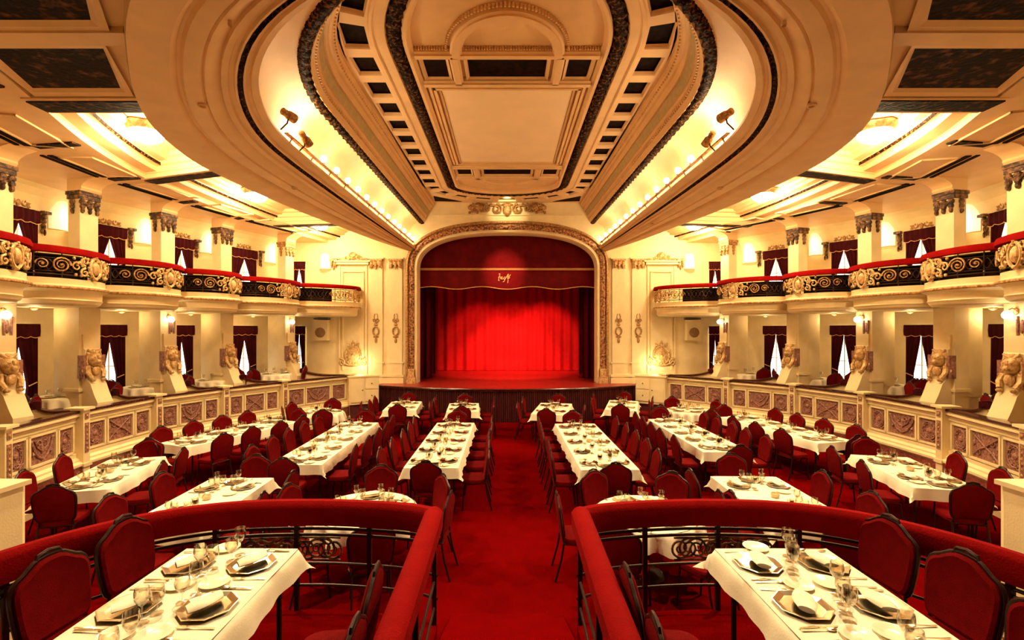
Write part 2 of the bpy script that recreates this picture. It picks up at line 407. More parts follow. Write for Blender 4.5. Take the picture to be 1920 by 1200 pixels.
# the field: flat plate with ribs, dark panels, the big painted rectangle and an arch at each end
c = stad(1.49, 7.6, 1.93, 14.6, .82, NST, NCN, NCF, sub=3)
struct(MB().add([(x, y, 7.40) for x, y in c], [tuple(range(len(c)))]), 'ceiling_field', 'ceil', ceiling, smooth=False)
struct(MB().grid([[(x, y, 7.33) for x, y in c]+[(c[0][0], c[0][1], 7.33)], [(x, y, 7.40) for x, y in c]+[(c[0][0], c[0][1], 7.40)]]), 'field_edge', 'ceil', ceiling)
def rib(pts, wd, z0=7.40, z1=7.27, side=1, closed=False):
    prof = [(-wd/2-.03, z0), (-wd/2-.03, z1+.05), (-wd/2, z1+.03), (-wd/2, z1), (wd/2, z1), (wd/2, z1+.03), (wd/2+.03, z1+.05), (wd/2+.03, z0)]
    return sweep2(MB(), pts, prof, closed=closed, cap=False)
def field_end(y0, y1, ya, sgn, ry):
    # y0 nearer the rectangle, y1 further; the arch grows on from y1 in direction sgn
    xe = 1.49
    for yy in (y0, y1):
        struct(rib([(-xe, yy), (xe, yy)], .10), 'cross_rib', 'ceil', ceiling, smooth=False)
    for xx in (-.86, .86):
        struct(rib([(xx, y0-.02*(1 if y0>y1 else -1)), (xx, y1)], .11), 'short_rib', 'ceil', ceiling, smooth=False)
    for xa, xb in ((-1.40, -1.03), (-.66, .66), (1.03, 1.40)):
        ya_, yb_ = min(y0, y1)+.11, max(y0, y1)-.11
        f = MB(); o1 = [(xa-.06, ya_-.05, 7.33), (xb+.06, ya_-.05, 7.33), (xb+.06, yb_+.05, 7.33), (xa-.06, yb_+.05, 7.33)]
        i1 = [(xa, ya_, 7.395), (xb, ya_, 7.395), (xb, yb_, 7.395), (xa, yb_, 7.395)]
        o0 = [(x, y, 7.40) for x, y, z in o1]
        f.grid([o0, o1, i1], closed=True); struct(f, 'panel_frame', 'ceil', ceiling, smooth=False)
        struct(MB().box(((xa+xb)/2, (ya_+yb_)/2, 7.39), (xb-xa, yb_-ya_, .01)), 'dark_panel', 'black', ceiling, smooth=False)
    arc = [(-.82*cos(t), y1+sgn*ry*sin(t)) for t in [pi*k/28 for k in range(29)]]
    struct(rib(arc, .13, z1=7.25), 'arch_rib', 'ceil', ceiling)
    d = MB()
    for x, y in resample([(-.98*cos(t), y1+sgn*(ry+.14)*sin(t)) for t in [pi*k/28 for k in range(29)]], 60): d.box((x, y, 7.36), (.03, .03, .06))
    tag(struct(d, 'arch_dentils', 'ceil', ceiling, smooth=False), kind='stuff')
    d = MB()
    for k in range(70): d.box((-1.45+2.9*k/69, y1+sgn*.1, 7.37), (.02, .03, .05))
    tag(struct(d, 'rib_dentils', 'ceil', ceiling, smooth=False), kind='stuff')
field_end(8.62, 7.72, 0, -1, 1.0)
field_end(13.05, 13.95, 0, 1, .62)
fm = MB()
for k, (dx, z, ww) in enumerate(((0, 7.33, .05), (.09, 7.30, .05), (.17, 7.34, .04))):
    xa, ya, yb = 1.42-dx, 8.74+dx*.8, 12.93-dx*.8
    for p, q in (((-xa, ya), (-xa, yb)), ((xa, ya), (xa, yb)), ((-xa, ya), (xa, ya)), ((-xa, yb), (xa, yb))):
        cx, cy = (p[0]+q[0])/2, (p[1]+q[1])/2; fm.box((cx, cy, (z+7.40)/2), (abs(q[0]-p[0])+ww, abs(q[1]-p[1])+ww, 7.40-z))
struct(fm, 'mural_moulding', 'ceil', ceiling, smooth=False)
M['mural'] = nmat('plain_mural_canvas', (.93, .72, .46), .7, noise=.07, nscale=1.5, bump=.05)
struct(MB().box((0, 10.835, 7.375), (2.44, 3.87, .03)), 'mural_canvas', 'mural', ceiling, smooth=False)
# unseen plate over everything and the back of the hall, added against light leaks
struct(MB().box((0, 6.8, ZT), (23, 19.6+4, .1)), 'light_seal_plate', 'ceil', ceiling, smooth=False)

# ================================================================ the plan of the sides
SIDE = {
 -1: dict(post=[(-6.7, 5.0), (-7.35, 6.9), (-7.65, 8.55), (-7.62, 10.35), (-7.05, 11.9), (-6.23, 13.3), (-5.0, 15.17)],
          col=[(-8.0, 4.6), (-8.6, 6.6), (-9.0, 8.55), (-9.05, 10.4), (-8.4, 11.9), (-7.8, 13.35), (-6.88, 15.2)],
          back=[(-9.4, 4.2), (-9.9, 6.9), (-10.1, 8.9), (-10.05, 10.95), (-9.35, 12.6), (-8.7, 14.1), (-7.8, 16.2)],
          pin=[(-4.9, 3.6), (-5.65, 5.0), (-6.2, 6.3), (-6.8, 7.8), (-7.15, 9.3), (-7.2, 11), (-7.05, 13), (-6.7, 14.8), (-6.2, YW)]),
 1: dict(post=[(6.9, 5.0), (7.6, 6.9), (8.04, 8.76), (8.0, 10.7), (7.42, 12.37), (6.32, 13.74), (5.0, 15.17)],
          col=[(8.2, 4.6), (8.9, 6.7), (9.33, 8.76), (9.74, 10.7), (9.2, 12.37), (8.18, 13.74), (6.88, 15.2)],
          back=[(9.6, 4.2), (10.1, 7.0), (10.4, 9.1), (10.7, 11.2), (10.1, 13.05), (9.1, 14.5), (7.9, 16.1)],
          pin=[(5.1, 3.6), (5.85, 5.0), (6.4, 6.3), (6.95, 7.7), (7.25, 9.3), (7.3, 11), (7.15, 13), (6.75, 14.8), (6.2, YW)])}
SN = {-1: 'left', 1: 'right'}
ORD = ['nearest the camera', 'second from the camera', 'third from the camera', 'fourth from the camera', 'fifth from the camera', 'sixth from the camera', 'nearest the stage']
ZB = 5.9
for s_, ks in ((-1, (.92, .92, .93, .93, .96, .98, 1)), (1, (.9, .9, .90, .90, .93, .955, .98))):
    SIDE[s_]['col'] = [(x*k, y*k) for (x, y), k in zip(SIDE[s_]['col'], ks)]
def ycut(curve, y):
    for a, b in zip(curve, curve[1:]):
        if (a[1]-y)*(b[1]-y) <= 0 and a[1] != b[1]:
            t = (y-a[1])/(b[1]-a[1]); return a[0]+(b[0]-a[0])*t
    return curve[-1][0] if abs(curve[-1][1]-y) < abs(curve[0][1]-y) else curve[0][0]
OVs = {-1: [p for p in OV if p[0] < 0], 1: [p for p in OV if p[0] >= 0]}
def ovx(s, y): return ycut(OVs[s], y) if y > 3 else s*1.5
for s in (-1, 1):
    D = SIDE[s]; pin = smoothc(D['pin'], 60); D['pins'] = pin
    back = resample([(D['back'][0][0], 3.6)]+D['back']+[(s*7.7, YW)], 60)
    # beam over the boxes, its underside and inner face
    mb = MB().grid([[(b[0], b[1], ZB) for b in back], [(p[0], p[1], ZB) for p in pin]])
    struct(mb, 'box_ceiling', 'ceil', ceiling, smooth=False)
    mb = MB(); ns = normals2(pin)
    def off(d, z): return [(p[0]-s*d*abs(n.x), p[1]+0*n.y, z) for p, n in zip(pin, ns)]
    mb.grid([off(0, ZB), off(0, 5.98), off(.03, 6.0), off(.30, 6.0), off(.32, 6.08), off(.36, 6.10), off(.42, 6.10), off(.44, 6.16), off(.60, 6.17), off(.62, 6.24), off(.68, 6.25), off(.72, 6.30)])
    struct(mb, 'side_ceiling_moulding', 'ceil', ceiling, ang=20)
    struct(MB().grid([off(.425, 6.085), off(.445, 6.10), off(.455, 6.13)]), 'dark_fillet', 'garland', ceiling)
    # coffer plate
    ys = [3.6+13.0*k/50 for k in range(51)]
    mb = MB().grid([[(ycut(pin, y)-s*.70, y, 6.30) for y in ys], [(ovx(s, max(y, 3.9)), y, 6.30) for y in ys]])
    struct(mb, 'side_ceiling', 'ceil', ceiling, smooth=False)
    # step mouldings along the soffit edge of the coffers
    # cross beams and the dark carved strips under them
    beams = [(4.95, 4.95, .22, False), (6.42, 6.42, .42, True), (9.72, 9.0, .36, True), (13.9, 13.6, .34, True)]
    ends = []
    for yo, yi, wd, strip in beams:
        xo, xi = ycut(pin, yo)-s*(-.05), ovx(s, yi)-s*(-.0)
        a = Vector((xo, yo)); b = Vector((xi-s*.05, yi)); d = (b-a).normalized(); n = Vector((-d.y, d.x))
        z = 5.89
        def q(h, zz): return [(a.x+n.x*h, a.y+n.y*h, zz), (b.x+n.x*h, b.y+n.y*h, zz)]
        h = wd/2
        mb = MB().grid([q(-h-.14, 6.30), q(-h-.13, 6.22), q(-h-.08, 6.20), q(-h-.07, 6.10), q(-h-.03, 6.08), q(-h-.02, 5.98), q(-h, 5.97), q(-h, z), q(h, z), q(h, 5.97), q(h+.02, 5.98), q(h+.03, 6.08), q(h+.07, 6.10), q(h+.08, 6.20), q(h+.13, 6.22), q(h+.14, 6.30)])
        struct(mb, 'cross_beam', 'ceil', ceiling, ang=15)
        if strip:
            mb = MB().grid([q(-h+.07, z+.005), q(-h+.07, z-.015), q(h-.05, z-.015), q(h-.05, z+.005)]); struct(mb, 'carved_strip', 'marble', ceiling, smooth=False)
    # dark veined panels in the two coffers nearest the camera
    yy = [3.55+2.75*k/12 for k in range(13)]
    struct(MB().grid([[(ycut(pin, y)-s*.02, y, 5.96) for y in yy], [(ovx(s, max(y, 3.9))+s*.0, y, 5.96) for y in yy]]), 'near_side_ceiling', 'ceil', ceiling, smooth=False)
    for ya, yb in ((3.75, 4.72), (5.2, 6.05)):
        xs = [(ycut(pin, y)-s*.12, ovx(s, max(y, 3.9))+s*(.28 if y > 5 else .34)) for y in (ya, yb)]
        poly = [(xs[0][0], ya), (xs[0][1], ya), (xs[1][1], yb), (xs[1][0], yb)]
        cx = sum(p[0] for p in poly)/4; cy = sum(p[1] for p in poly)/4
        big = [(cx+(x-cx)*1.16, cy+(y-cy)*1.35) for x, y in poly]
        mb = MB().grid([[(x, y, 5.91) for x, y in big], [(cx+(x-cx)*1.07, cy+(y-cy)*1.12, 5.915) for x, y in poly], [(x, y, 5.945) for x, y in poly]], closed=True)
        struct(mb, 'panel_surround', 'ceil', ceiling, smooth=False)
        struct(MB().add([(x, y, 5.945) for x, y in poly], [(0, 1, 2, 3)]), 'veined_panel', 'marble', ceiling, smooth=False)
    # strips on the beam over the boxes
    col, post = D['col'], D['post']
    for i in range(1, 7):
        a, b = Vector(col[i]), Vector(col[i-1]) if i == 0 else Vector(col[i])
        p = Vector((ycut(pin, col[i][1]-.15), col[i][1]-.25)); c0 = Vector(col[i]); d = (p-c0); L = d.length; d.normalize(); n = Vector((-d.y, d.x))
        u0, u1 = .42*L, .92*L; h = .07
        vs = [c0+d*u0+n*h, c0+d*u1+n*h, c0+d*u1-n*h, c0+d*u0-n*h]
        struct(MB().prism([(v.x, v.y) for v in vs], ZB-.025, ZB+.01), 'carved_strip', 'marble', ceiling, smooth=False)
        if i > 1 or True:
            c1 = Vector(col[i-1]); e = (c0-c1).normalized(); m = Vector((-e.y, e.x))*(1 if s > 0 else -1)
            if m.x*s > 0: m = -m
            for off_, hh in ((.38, .03), (.52, .045)):
                q1, q2 = c1+e*.28+m*off_, c0-e*.28+m*off_
                vs = [q1+m*hh, q2+m*hh, q2-m*hh, q1-m*hh]
                struct(MB().prism([(v.x, v.y) for v in vs], ZB-.02, ZB+.01), 'dark_strip', 'black', ceiling, smooth=False)
            q1, q2 = c1+e*.35+m*.62, c0-e*.35+m*.62; w_ = .55
            vs = [q1, q2, q2+m*w_, q1+m*w_]
            mb = MB()
            for r_ in (0, 1, 2, 3):
                A_, B_ = vs[r_], vs[(r_+1) % 4]; mid = (A_+B_)/2; dd = B_-A_
                mb.box((mid.x, mid.y, ZB-.012), (dd.length+.03, .03, .03), math.atan2(dd.y, dd.x))
            struct(mb, 'soffit_panel_moulding', 'ceil', ceiling, smooth=False)

# ================================================================ walls
def quadwall(a, b, z0, z1): return [(a[0], a[1], z0), (b[0], b[1], z0), (b[0], b[1], z1), (a[0], a[1], z1)]
for s in (-1, 1):
    D = SIDE[s]; bk = D['back']
    pts = [(s*8.9, -3.2), (s*9.2, 2.0)]+bk+[(s*7.75, YW)]
    mb = MB()
    for a, b in zip(pts, pts[1:]): mb.add(quadwall(a, b, 0, 6.4), [(0, 1, 2, 3)])
    struct(mb, 'wall_'+SN[s], 'plaster', smooth=False)
    # cornice of the boxes' back wall, curved into the ceiling
    mb = MB()
    prof = [(0, 5.30), (.03, 5.31), (.03, 5.36), (.05, 5.38), (.05, 5.42), (.08, 5.55), (.16, 5.72), (.30, 5.85), (.46, 5.90)]
    mb = sweep2(MB(), bk, prof, side=-s if s > 0 else 1, cap=False) if False else MB()
    ns = normals2(bk); rows = []
    for p, n in zip(bk, ns):
        n = n if n.x*s < 0 else -n
        rows.append([(p[0]+n.x*u, p[1]+n.y*u, z) for u, z in prof])
    struct(mb.grid(rows), 'trim_%d' % (1 if s < 0 else 2), 'plaster', ang=20)

# end wall with the proscenium opening
def arch_pts(off=0.0, n=60, z0=1.0, zc=5.0, a=3.1, b=1.24, e=2.5):
    a2, b2 = a+off, b+off; L = [(-a2, z0+(zc-z0)*k/10) for k in range(10)]
    for k in range(n+1):
        t = pi*k/n; x = -a2*math.copysign(abs(cos(t))**(2/e), cos(t)); z = zc+b2*abs(sin(t))**(2/e); L.append((x, z))
    L += [(a2, zc-(zc-z0)*(k+1)/10) for k in range(10)]
    return L
ap = arch_pts(.30)
mb = MB()
top = [(x*1.0, ZT) for x, z in ap]
inner = [(x, YW, z) for x, z in ap]
outer = []
for x, z in ap:
    if z <= 5.0: outer.append((math.copysign(8.4, x), YW, z))
    else:
        t = math.atan2(z-5.0, x); k = max(abs(cos(t))/8.4, sin(t)/2.75); outer.append((cos(t)/k, YW, 5.0+sin(t)/k))
mb.grid([inner, outer])
for s in (-1, 1): mb.box((s*5.9, YW+.05, .5), (5.0, .1, 1.0))
struct(mb, 'wall_front', 'plaster', smooth=False)
# proscenium frame
def archsweep(prof):                         # prof: (offset outwards, depth towards the hall)
    rows = []
    cs = [arch_pts(o_) for o_, d in prof]
    for c, (o_, d) in zip(cs, prof): rows.append([(x, YW-d, z) for x, z in c])
    return MB().grid(rows)
pro = thing('proscenium_frame', 'cream and gilt carved frame arching around the stage opening', 'proscenium', (0, YW, 1.05), world=True)
archsweep([(0, -.5), (0, .02), (.02, .05), (.06, .05), (.09, .01), (.11, .01)]).build('inner_moulding', 'plaster', pro)
archsweep([(.30, .01), (.31, .06), (.34, .09), (.38, .08), (.42, 0)]).build('outer_moulding', 'gold', pro)
rows = []; base = arch_pts(.205, n=240)
base = resample(base, 420)
for i, (x, z) in enumerate(base):
    a = base[max(0, i-1)]; b = base[min(len(base)-1, i+1)]; t = Vector((b[0]-a[0], b[1]-a[1])).normalized(); n = Vector((-t.y, t.x)); row = []
    if n.dot(Vector((x, z-3.5))) < 0: n = -n
    for k in range(9):
        u = -.095+.19*k/8; h = .02+.05*(1-(u/.1)**2)*(1+.55*sin(i*.9)*cos(k*1.4+i*.45))
        row.append((x+n.x*u, YW-h, z+n.y*u))
    rows.append(row)
MB().grid(rows).build('carved_band', 'archgilt', pro, ang=70)
for s in (-1, 1):
    mb = MB().box((s*3.3, YW-.06, 1.15), (.32, .16, .26)).box((s*3.3, YW-.10, 1.40), (.22, .1, .3)); mb.build('foot_block', 'gilt', pro, smooth=False)

# rear of the hall, behind the camera
struct(MB().box((0, -3.25, 3.2), (18.2, .1, 6.6)), 'wall_rear', 'drape', smooth=False)  # unseen; dark drape colour chosen to cut light bounced forward
mb = MB().add([(-9.4, -3.2, 5.95), (9.6, -3.2, 5.95), (9.6, 3.8, 5.95), (-9.4, 3.8, 5.95)], [(0, 1, 2, 3)])
mbs = MB()
rr = [(-9.4, -3.2), (9.6, -3.2), (9.6, 3.75), (s*0+4.0, 3.75)]
struct(MB().grid([[(-9.6, -3.2, 6.32), (9.7, -3.2, 6.32)], [(-9.6, 3.9, 6.32), (9.7, 3.9, 6.32)]]), 'rear_ceiling', 'ceil', ceiling, smooth=False)

# ================================================================ floors
fl = MB()
fl.add([(-9, 5.0, 0), (9.2, 5.0, 0), (9.2, YW, 0), (-9, YW, 0)], [(0, 1, 2, 3)])
fl.add([(-9, 3.9, 0), (9.2, 3.9, 0), (9.2, 5.0, 0), (-9, 5.0, 0)], [(0, 1, 2, 3)])
struct(fl, 'floor', 'carpet', smooth=False)
# upper terrace with the ramp of the aisle
def rail_curve(s):
    return [(s*.545, 3.74), (s*.75, 3.84), (s*1.1, 3.91), (s*1.6, 3.95), (s*2.2, 3.90), (s*2.7, 3.68), (s*3.05, 3.30), (s*3.25, 2.85), (s*3.36, 2.3), (s*3.40, 1.6), (s*3.40, .6), (s*3.40, -1)]
TER = .6
for s in (-1, 1):
    rc = rail_curve(s)
    poly = [(s*.56, -3.2)]+[(x, y) for x, y in rc[:9]]+[(s*9.2, 2.3), (s*9.2, -3.2)]
    struct(MB().prism(poly, 0, TER), 'floor_terrace', 'carpet', smooth=False)
struct(MB().add([(-.56, -3.2, TER), (.56, -3.2, TER), (.56, 3.2, TER), (-.56, 3.2, TER), (-.56, 4.9, 0.004), (.56, 4.9, 0.004)], [(0, 1, 2, 3), (3, 2, 5, 4)]), 'floor_ramp', 'carpet', smooth=False)
# cream side walls of the terrace
for s in (-1, 1):
    x0 = s*4.16 if s < 0 else s*4.26
    pts = [(x0, -1), (x0, 4.12), (x0+s*.06, 4.2), (s*6.6, 4.2), (s*6.6, -1)]
    mb = MB().prism(pts, 0, 1.56)
    mb2 = MB().prism([(x0-s*.02, -1), (x0-s*.02, 4.18), (s*6.6, 4.24), (s*6.6, -1)], 1.56, 1.60)
    t = thing('terrace_wall', 'plain cream wall end with a flat top beside the %s end of the curved railing' % SN[s], 'low wall', (x0+s*.5, 4.0, 0), world=True)
    mb.build('wall_body', 'plaster', t, smooth=False); mb2.build('top_slab', 'plaster', t, smooth=False)
    mb = MB()
    for zz in (.25, .5): mb.box((x0-s*.01, 1.5, zz), (.04, 5.2, .05))
    mb.build('plinth_moulding', 'skirt', t, smooth=False)
for s in (-1, 1):      # loggia floors
    D = SIDE[s]
    poly = [(D['post'][0][0], 4.6)]+D['post']+[(s*5.0, YW), (s*7.75, YW)]+list(reversed(D['back']))
    mb = MB(); P = [(s*6.9, 4.3)]+D['post']+[(s*5.2, YW-.02)]; Q = [(D['back'][0][0], 4.2)]+D['back']+[(s*7.75, YW-.02)]
    mb.grid([[(x, y, .8) for x, y in P], [(x, y, .8) for x, y in Q]])
    struct(mb, 'floor_boxes', 'skirt', smooth=False)
# ================================================================ boxes along the sides
PLACE = ['', '', 'near the camera', 'second along from the camera', 'middle', 'second from the stage', 'beside the stage']
def V2(p): return Vector((p[0], p[1]))
def relief(mb, O, R, U, N, items):
    """items drawn in a local frame: O origin, R right, U up, N out of the surface"""
    O, R, U, N = Vector(O), Vector(R), Vector(U), Vector(N)
    ax = Matrix((R, N, U)).transposed()
    for it in items:
        k = it[0]
        if k == 's':      # spiral: cx, cy, r, turns, a0, hand, tube
            _, cx, cy, r, tn, a0, hd, tb = it; p = spiral((cx, cy), r, tn, a0, hd)
            mb.tube([O+R*x+U*y+N*tb*.6 for x, y in p], [tb*(1-.4*j/len(p)) for j in range(len(p))], 6)
        elif k == 'b':    # blob: cx, cy, rx, ry, depth
            _, cx, cy, rx, ry, dp = it; mb.ball(O+R*cx+U*cy, (rx, dp, ry), 10, 6, ax)
        elif k == 'o':    # oval ring: cx, cy, rx, ry, tube
            _, cx, cy, rx, ry, tb = it; mb.tube([O+R*(cx+rx*cos(a))+U*(cy+ry*sin(a))+N*tb*.5 for a in [2*pi*j/20 for j in range(20)]], tb, 6, closed=True)
        elif k == 't':    # tube through points
            _, pts, tb = it; mb.tube([O+R*x+U*y+N*tb*.6 for x, y in pts], tb, 6)
        elif k == 'f':    # leaf: cx, cy, length, angle, width
            _, cx, cy, ln, an, wd = it
            d = R*cos(an)+U*sin(an); e = R*-sin(an)+U*cos(an); c = O+R*cx+U*cy
            v = [c, c+d*ln*.35+e*wd+N*.02, c+d*ln, c+d*ln*.35-e*wd+N*.02, c+d*ln*.45+N*(.03+wd*.4), c+N*.012]
            mb.add(v, [(0, 1, 4), (1, 2, 4), (2, 3, 4), (3, 0, 4), (0, 3, 2, 1)])
    return mb

class Bow:
    def __init__(s, A, B, h, m=None, n=60):
        A, B = V2(A), V2(B); e = B-A
        if m is None:
            m = Vector((-e.y, e.x)).normalized()
            if m.x*(A.x) > 0: m = -m
        s.m = m; raw = [A+e*(1-cos(pi*k/160))/2+m*h*sin(pi*k/160)**.9 for k in range(161)]
        s.pts = resample([(p.x, p.y) for p in raw], n); s.n = n
        s.L = sum((V2(a)-V2(b)).length for a, b in zip(s.pts, s.pts[1:])); ns = normals2(s.pts)
        c = (A+B)/2-m*.3
        s.ns = [q if q.dot(V2(p)-c) > 0 else -q for q, p in zip(ns, s.pts)]
    def at(s, u, z=0, off=0):                # u: 0..L along the bow
        f = min(max(u/s.L, 0), 1)*(s.n-1); i = min(int(f), s.n-2); t = f-i
        p = V2(s.pts[i]).lerp(V2(s.pts[i+1]), t); q = s.ns[i].lerp(s.ns[i+1], t).normalized()
        return Vector((p.x+q.x*off, p.y+q.y*off, z))
    def sweep(s, prof, a=0, b=None):
        rows = [[(p[0]+q.x*u, p[1]+q.y*u, z) for u, z in prof] for p, q in zip(s.pts, s.ns)]
        return MB().grid(rows)

def balcony(s, i):
    KZ = lambda z: 3.8+(z-3.8)*1.13
    D = SIDE[s]; col = D['col']
    if i < 6: A, B, h, mid = col[i], col[i+1], {-1: (.7, .7, .7, .84, .9, .9), 1: (.6, .6, .66, .8, .9, .9)}[s][i], .54
    else: A, B, h, mid = (s*6.88, 15.2), (s*5.15, YW-.04), .62, .80
    bw = Bow(A, B, h); c = (V2(A)+V2(B))/2
    last = 'beside the stage' if i == 6 else PLACE[i+1]
    t = thing('balcony', ('gilt and iron box balcony with red velvet rail, %s one, %s side' % ({2: 'nearest', 3: 'second nearest', 4: 'middle', 5: 'second farthest', 6: 'farthest'}[i], SN[s])) if i >= 2 else 'curved balcony out at the picture edge, %s side, %s' % (SN[s], ('over the terrace wall', 'next after it')[i]),
              'balcony', (c.x, c.y, 3.33), world=True, group='curved theatre box balconies')
    bw.sweep([(-.13, 3.33), (-.07, 3.37), (-.05, 3.41), (-.03, 3.43), (-.045, 3.45), (-.04, 3.56), (-.02, 3.585), (.02, 3.60), (.065, 3.62), (.06, 3.66), (.01, 3.69), (0, 3.70), (0, 3.80), (-.1, 3.80)]).build('slab_moulding', 'plaster', t, ang=25)
    bw.sweep([(.062, 3.612), (.078, 3.625), (.078, 3.645), (.066, 3.662)]).build('gilt_moulding', 'gold', t)
    back = D['back']
    if i < 6: rear = [back[i+1], back[i]]
    else: rear = [(s*7.7, YW-.02), (back[6][0], back[6][1])]
    poly = [(p[0]-q.x*.1, p[1]-q.y*.1) for p, q in zip(bw.pts, bw.ns)]+rear
    mb = MB(); mb.add([(x, y, 3.335) for x, y in poly], [tuple(range(len(poly)))]); mb.add([(x, y, 3.795) for x, y in poly], [tuple(range(len(poly)))])
    mb.build('floor_slab', 'plaster', t, smooth=False)
    bw.sweep([(-.09, 4.25), (-.10, 4.29), (-.08, 4.345), (-.02, 4.36), (.05, 4.345), (.075, 4.29), (.07, 4.235), (.0, 4.225), (-.09, 4.25)]).build('velvet_rail', 'velvet', t)
    ir = MB(); L = bw.L; um = L*mid
    if i < 1:
        ir = bw.sweep([(0, 3.85), (0, 4.18)]); ir.build('ironwork', 'iron', t); return t
    for z, r in ((4.15, .012), (4.10, .008), (3.90, .008), (3.855, .012)):
        ir.tube([bw.at(L*k/40, KZ(z)) for k in range(41)], r, 5)
    k = 0; u = .06
    while u < L-.03:
        ir.tube([bw.at(u, 3.80), bw.at(u, 4.24)], .010, 5); ir.ball(bw.at(u, 3.88), .02, 6, 4); u += .36
    # interlaced strap lattice between the scrolls
    for ph in (0, pi):
        ir.tube([bw.at(L*j/160, KZ(4.0)+.085*sin(2*pi*(L*j/160)/.22+ph), .01*cos(j*.6)) for j in range(161)], .009, 5)
    u = .11
    while u < L-.05:
        ir.ball(bw.at(u, KZ(4.0)), (.022, .022, .03), 6, 4); u += .11
    tag(ir.build('ironwork', 'iron', t), kind='stuff')
    nb = int(bw.n*.52); MB().grid([[(p[0]-q.x*.045, p[1]-q.y*.045, z) for z in (3.80, 4.19)] for p, q in list(zip(bw.pts, bw.ns))[1:nb]]).build('dark_lining', 'black', t, smooth=False)
    def frame(u, z):
        o = bw.at(u, KZ(z), .03); q = (bw.at(u+.02, 0)-bw.at(u-.02, 0)).normalized(); n = (bw.at(u, 0, .1)-bw.at(u, 0)).normalized()
        return o, q, Vector((0, 0, 1)), n
    md = MB(); o, R_, U_, N_ = frame(um, 4.0)
    relief(md, o, R_, U_, N_, [('b', 0, 0, .085, .13, .065), ('o', 0, 0, .13, .185, .024), ('b', 0, .2, .05, .03, .05), ('b', 0, -.2, .04, .03, .05),
        ('b', -.05, .14, .03, .025, .03), ('b', .05, .14, .03, .025, .03)])
    for a in range(14): relief(md, o, R_, U_, N_, [('b', .15*cos(2*pi*a/14), .20*sin(2*pi*a/14), .022, .024, .025)])
    md.build('medallion', 'gilt', t)
    for sg in (-1, 1):
        sc = MB()
        for (du, z, r, tn, a0, hd, tb) in ((.22, 4.09, .08, 1.4, -pi/2, 1, .022), (.23, 3.91, .075, 1.2, pi/2, -1, .021), (.36, 4.0, .09, 1.3, pi, -1, .018)):
            if 0 < um+sg*du < L:
                o, R_, U_, N_ = frame(um+sg*du, z); relief(sc, o, R_*sg, U_, N_, [('s', 0, 0, r, tn, a0, hd, tb)])
        for j in range(9):
            du = .16+.03*j; z = 4.0+.14*cos(j*2.3)
            if 0 < um+sg*du < L:
                o, R_, U_, N_ = frame(um+sg*du, z); relief(sc, o, R_*sg, U_, N_, [('b', 0, 0, .024, .03, .03)])
        if sc.v: sc.build('scroll_ornament', 'gilt', t)
        sc = MB()
        for (du, z, r, tn, a0, hd, tb) in ((.58, 4.0, .135, 2.2, pi, -1, .016), (.82, 4.0, .09, 1.6, 0, 1, .012)):
            if 0 < um+sg*du < L:
                o, R_, U_, N_ = frame(um+sg*du, z); relief(sc, o, R_*sg, U_, N_, [('s', 0, 0, r, tn, a0, hd, tb), ('b', 0, 0, .025, .025, .03)])
        if sc.v: sc.build('iron_scroll', 'gold', t)
    return t

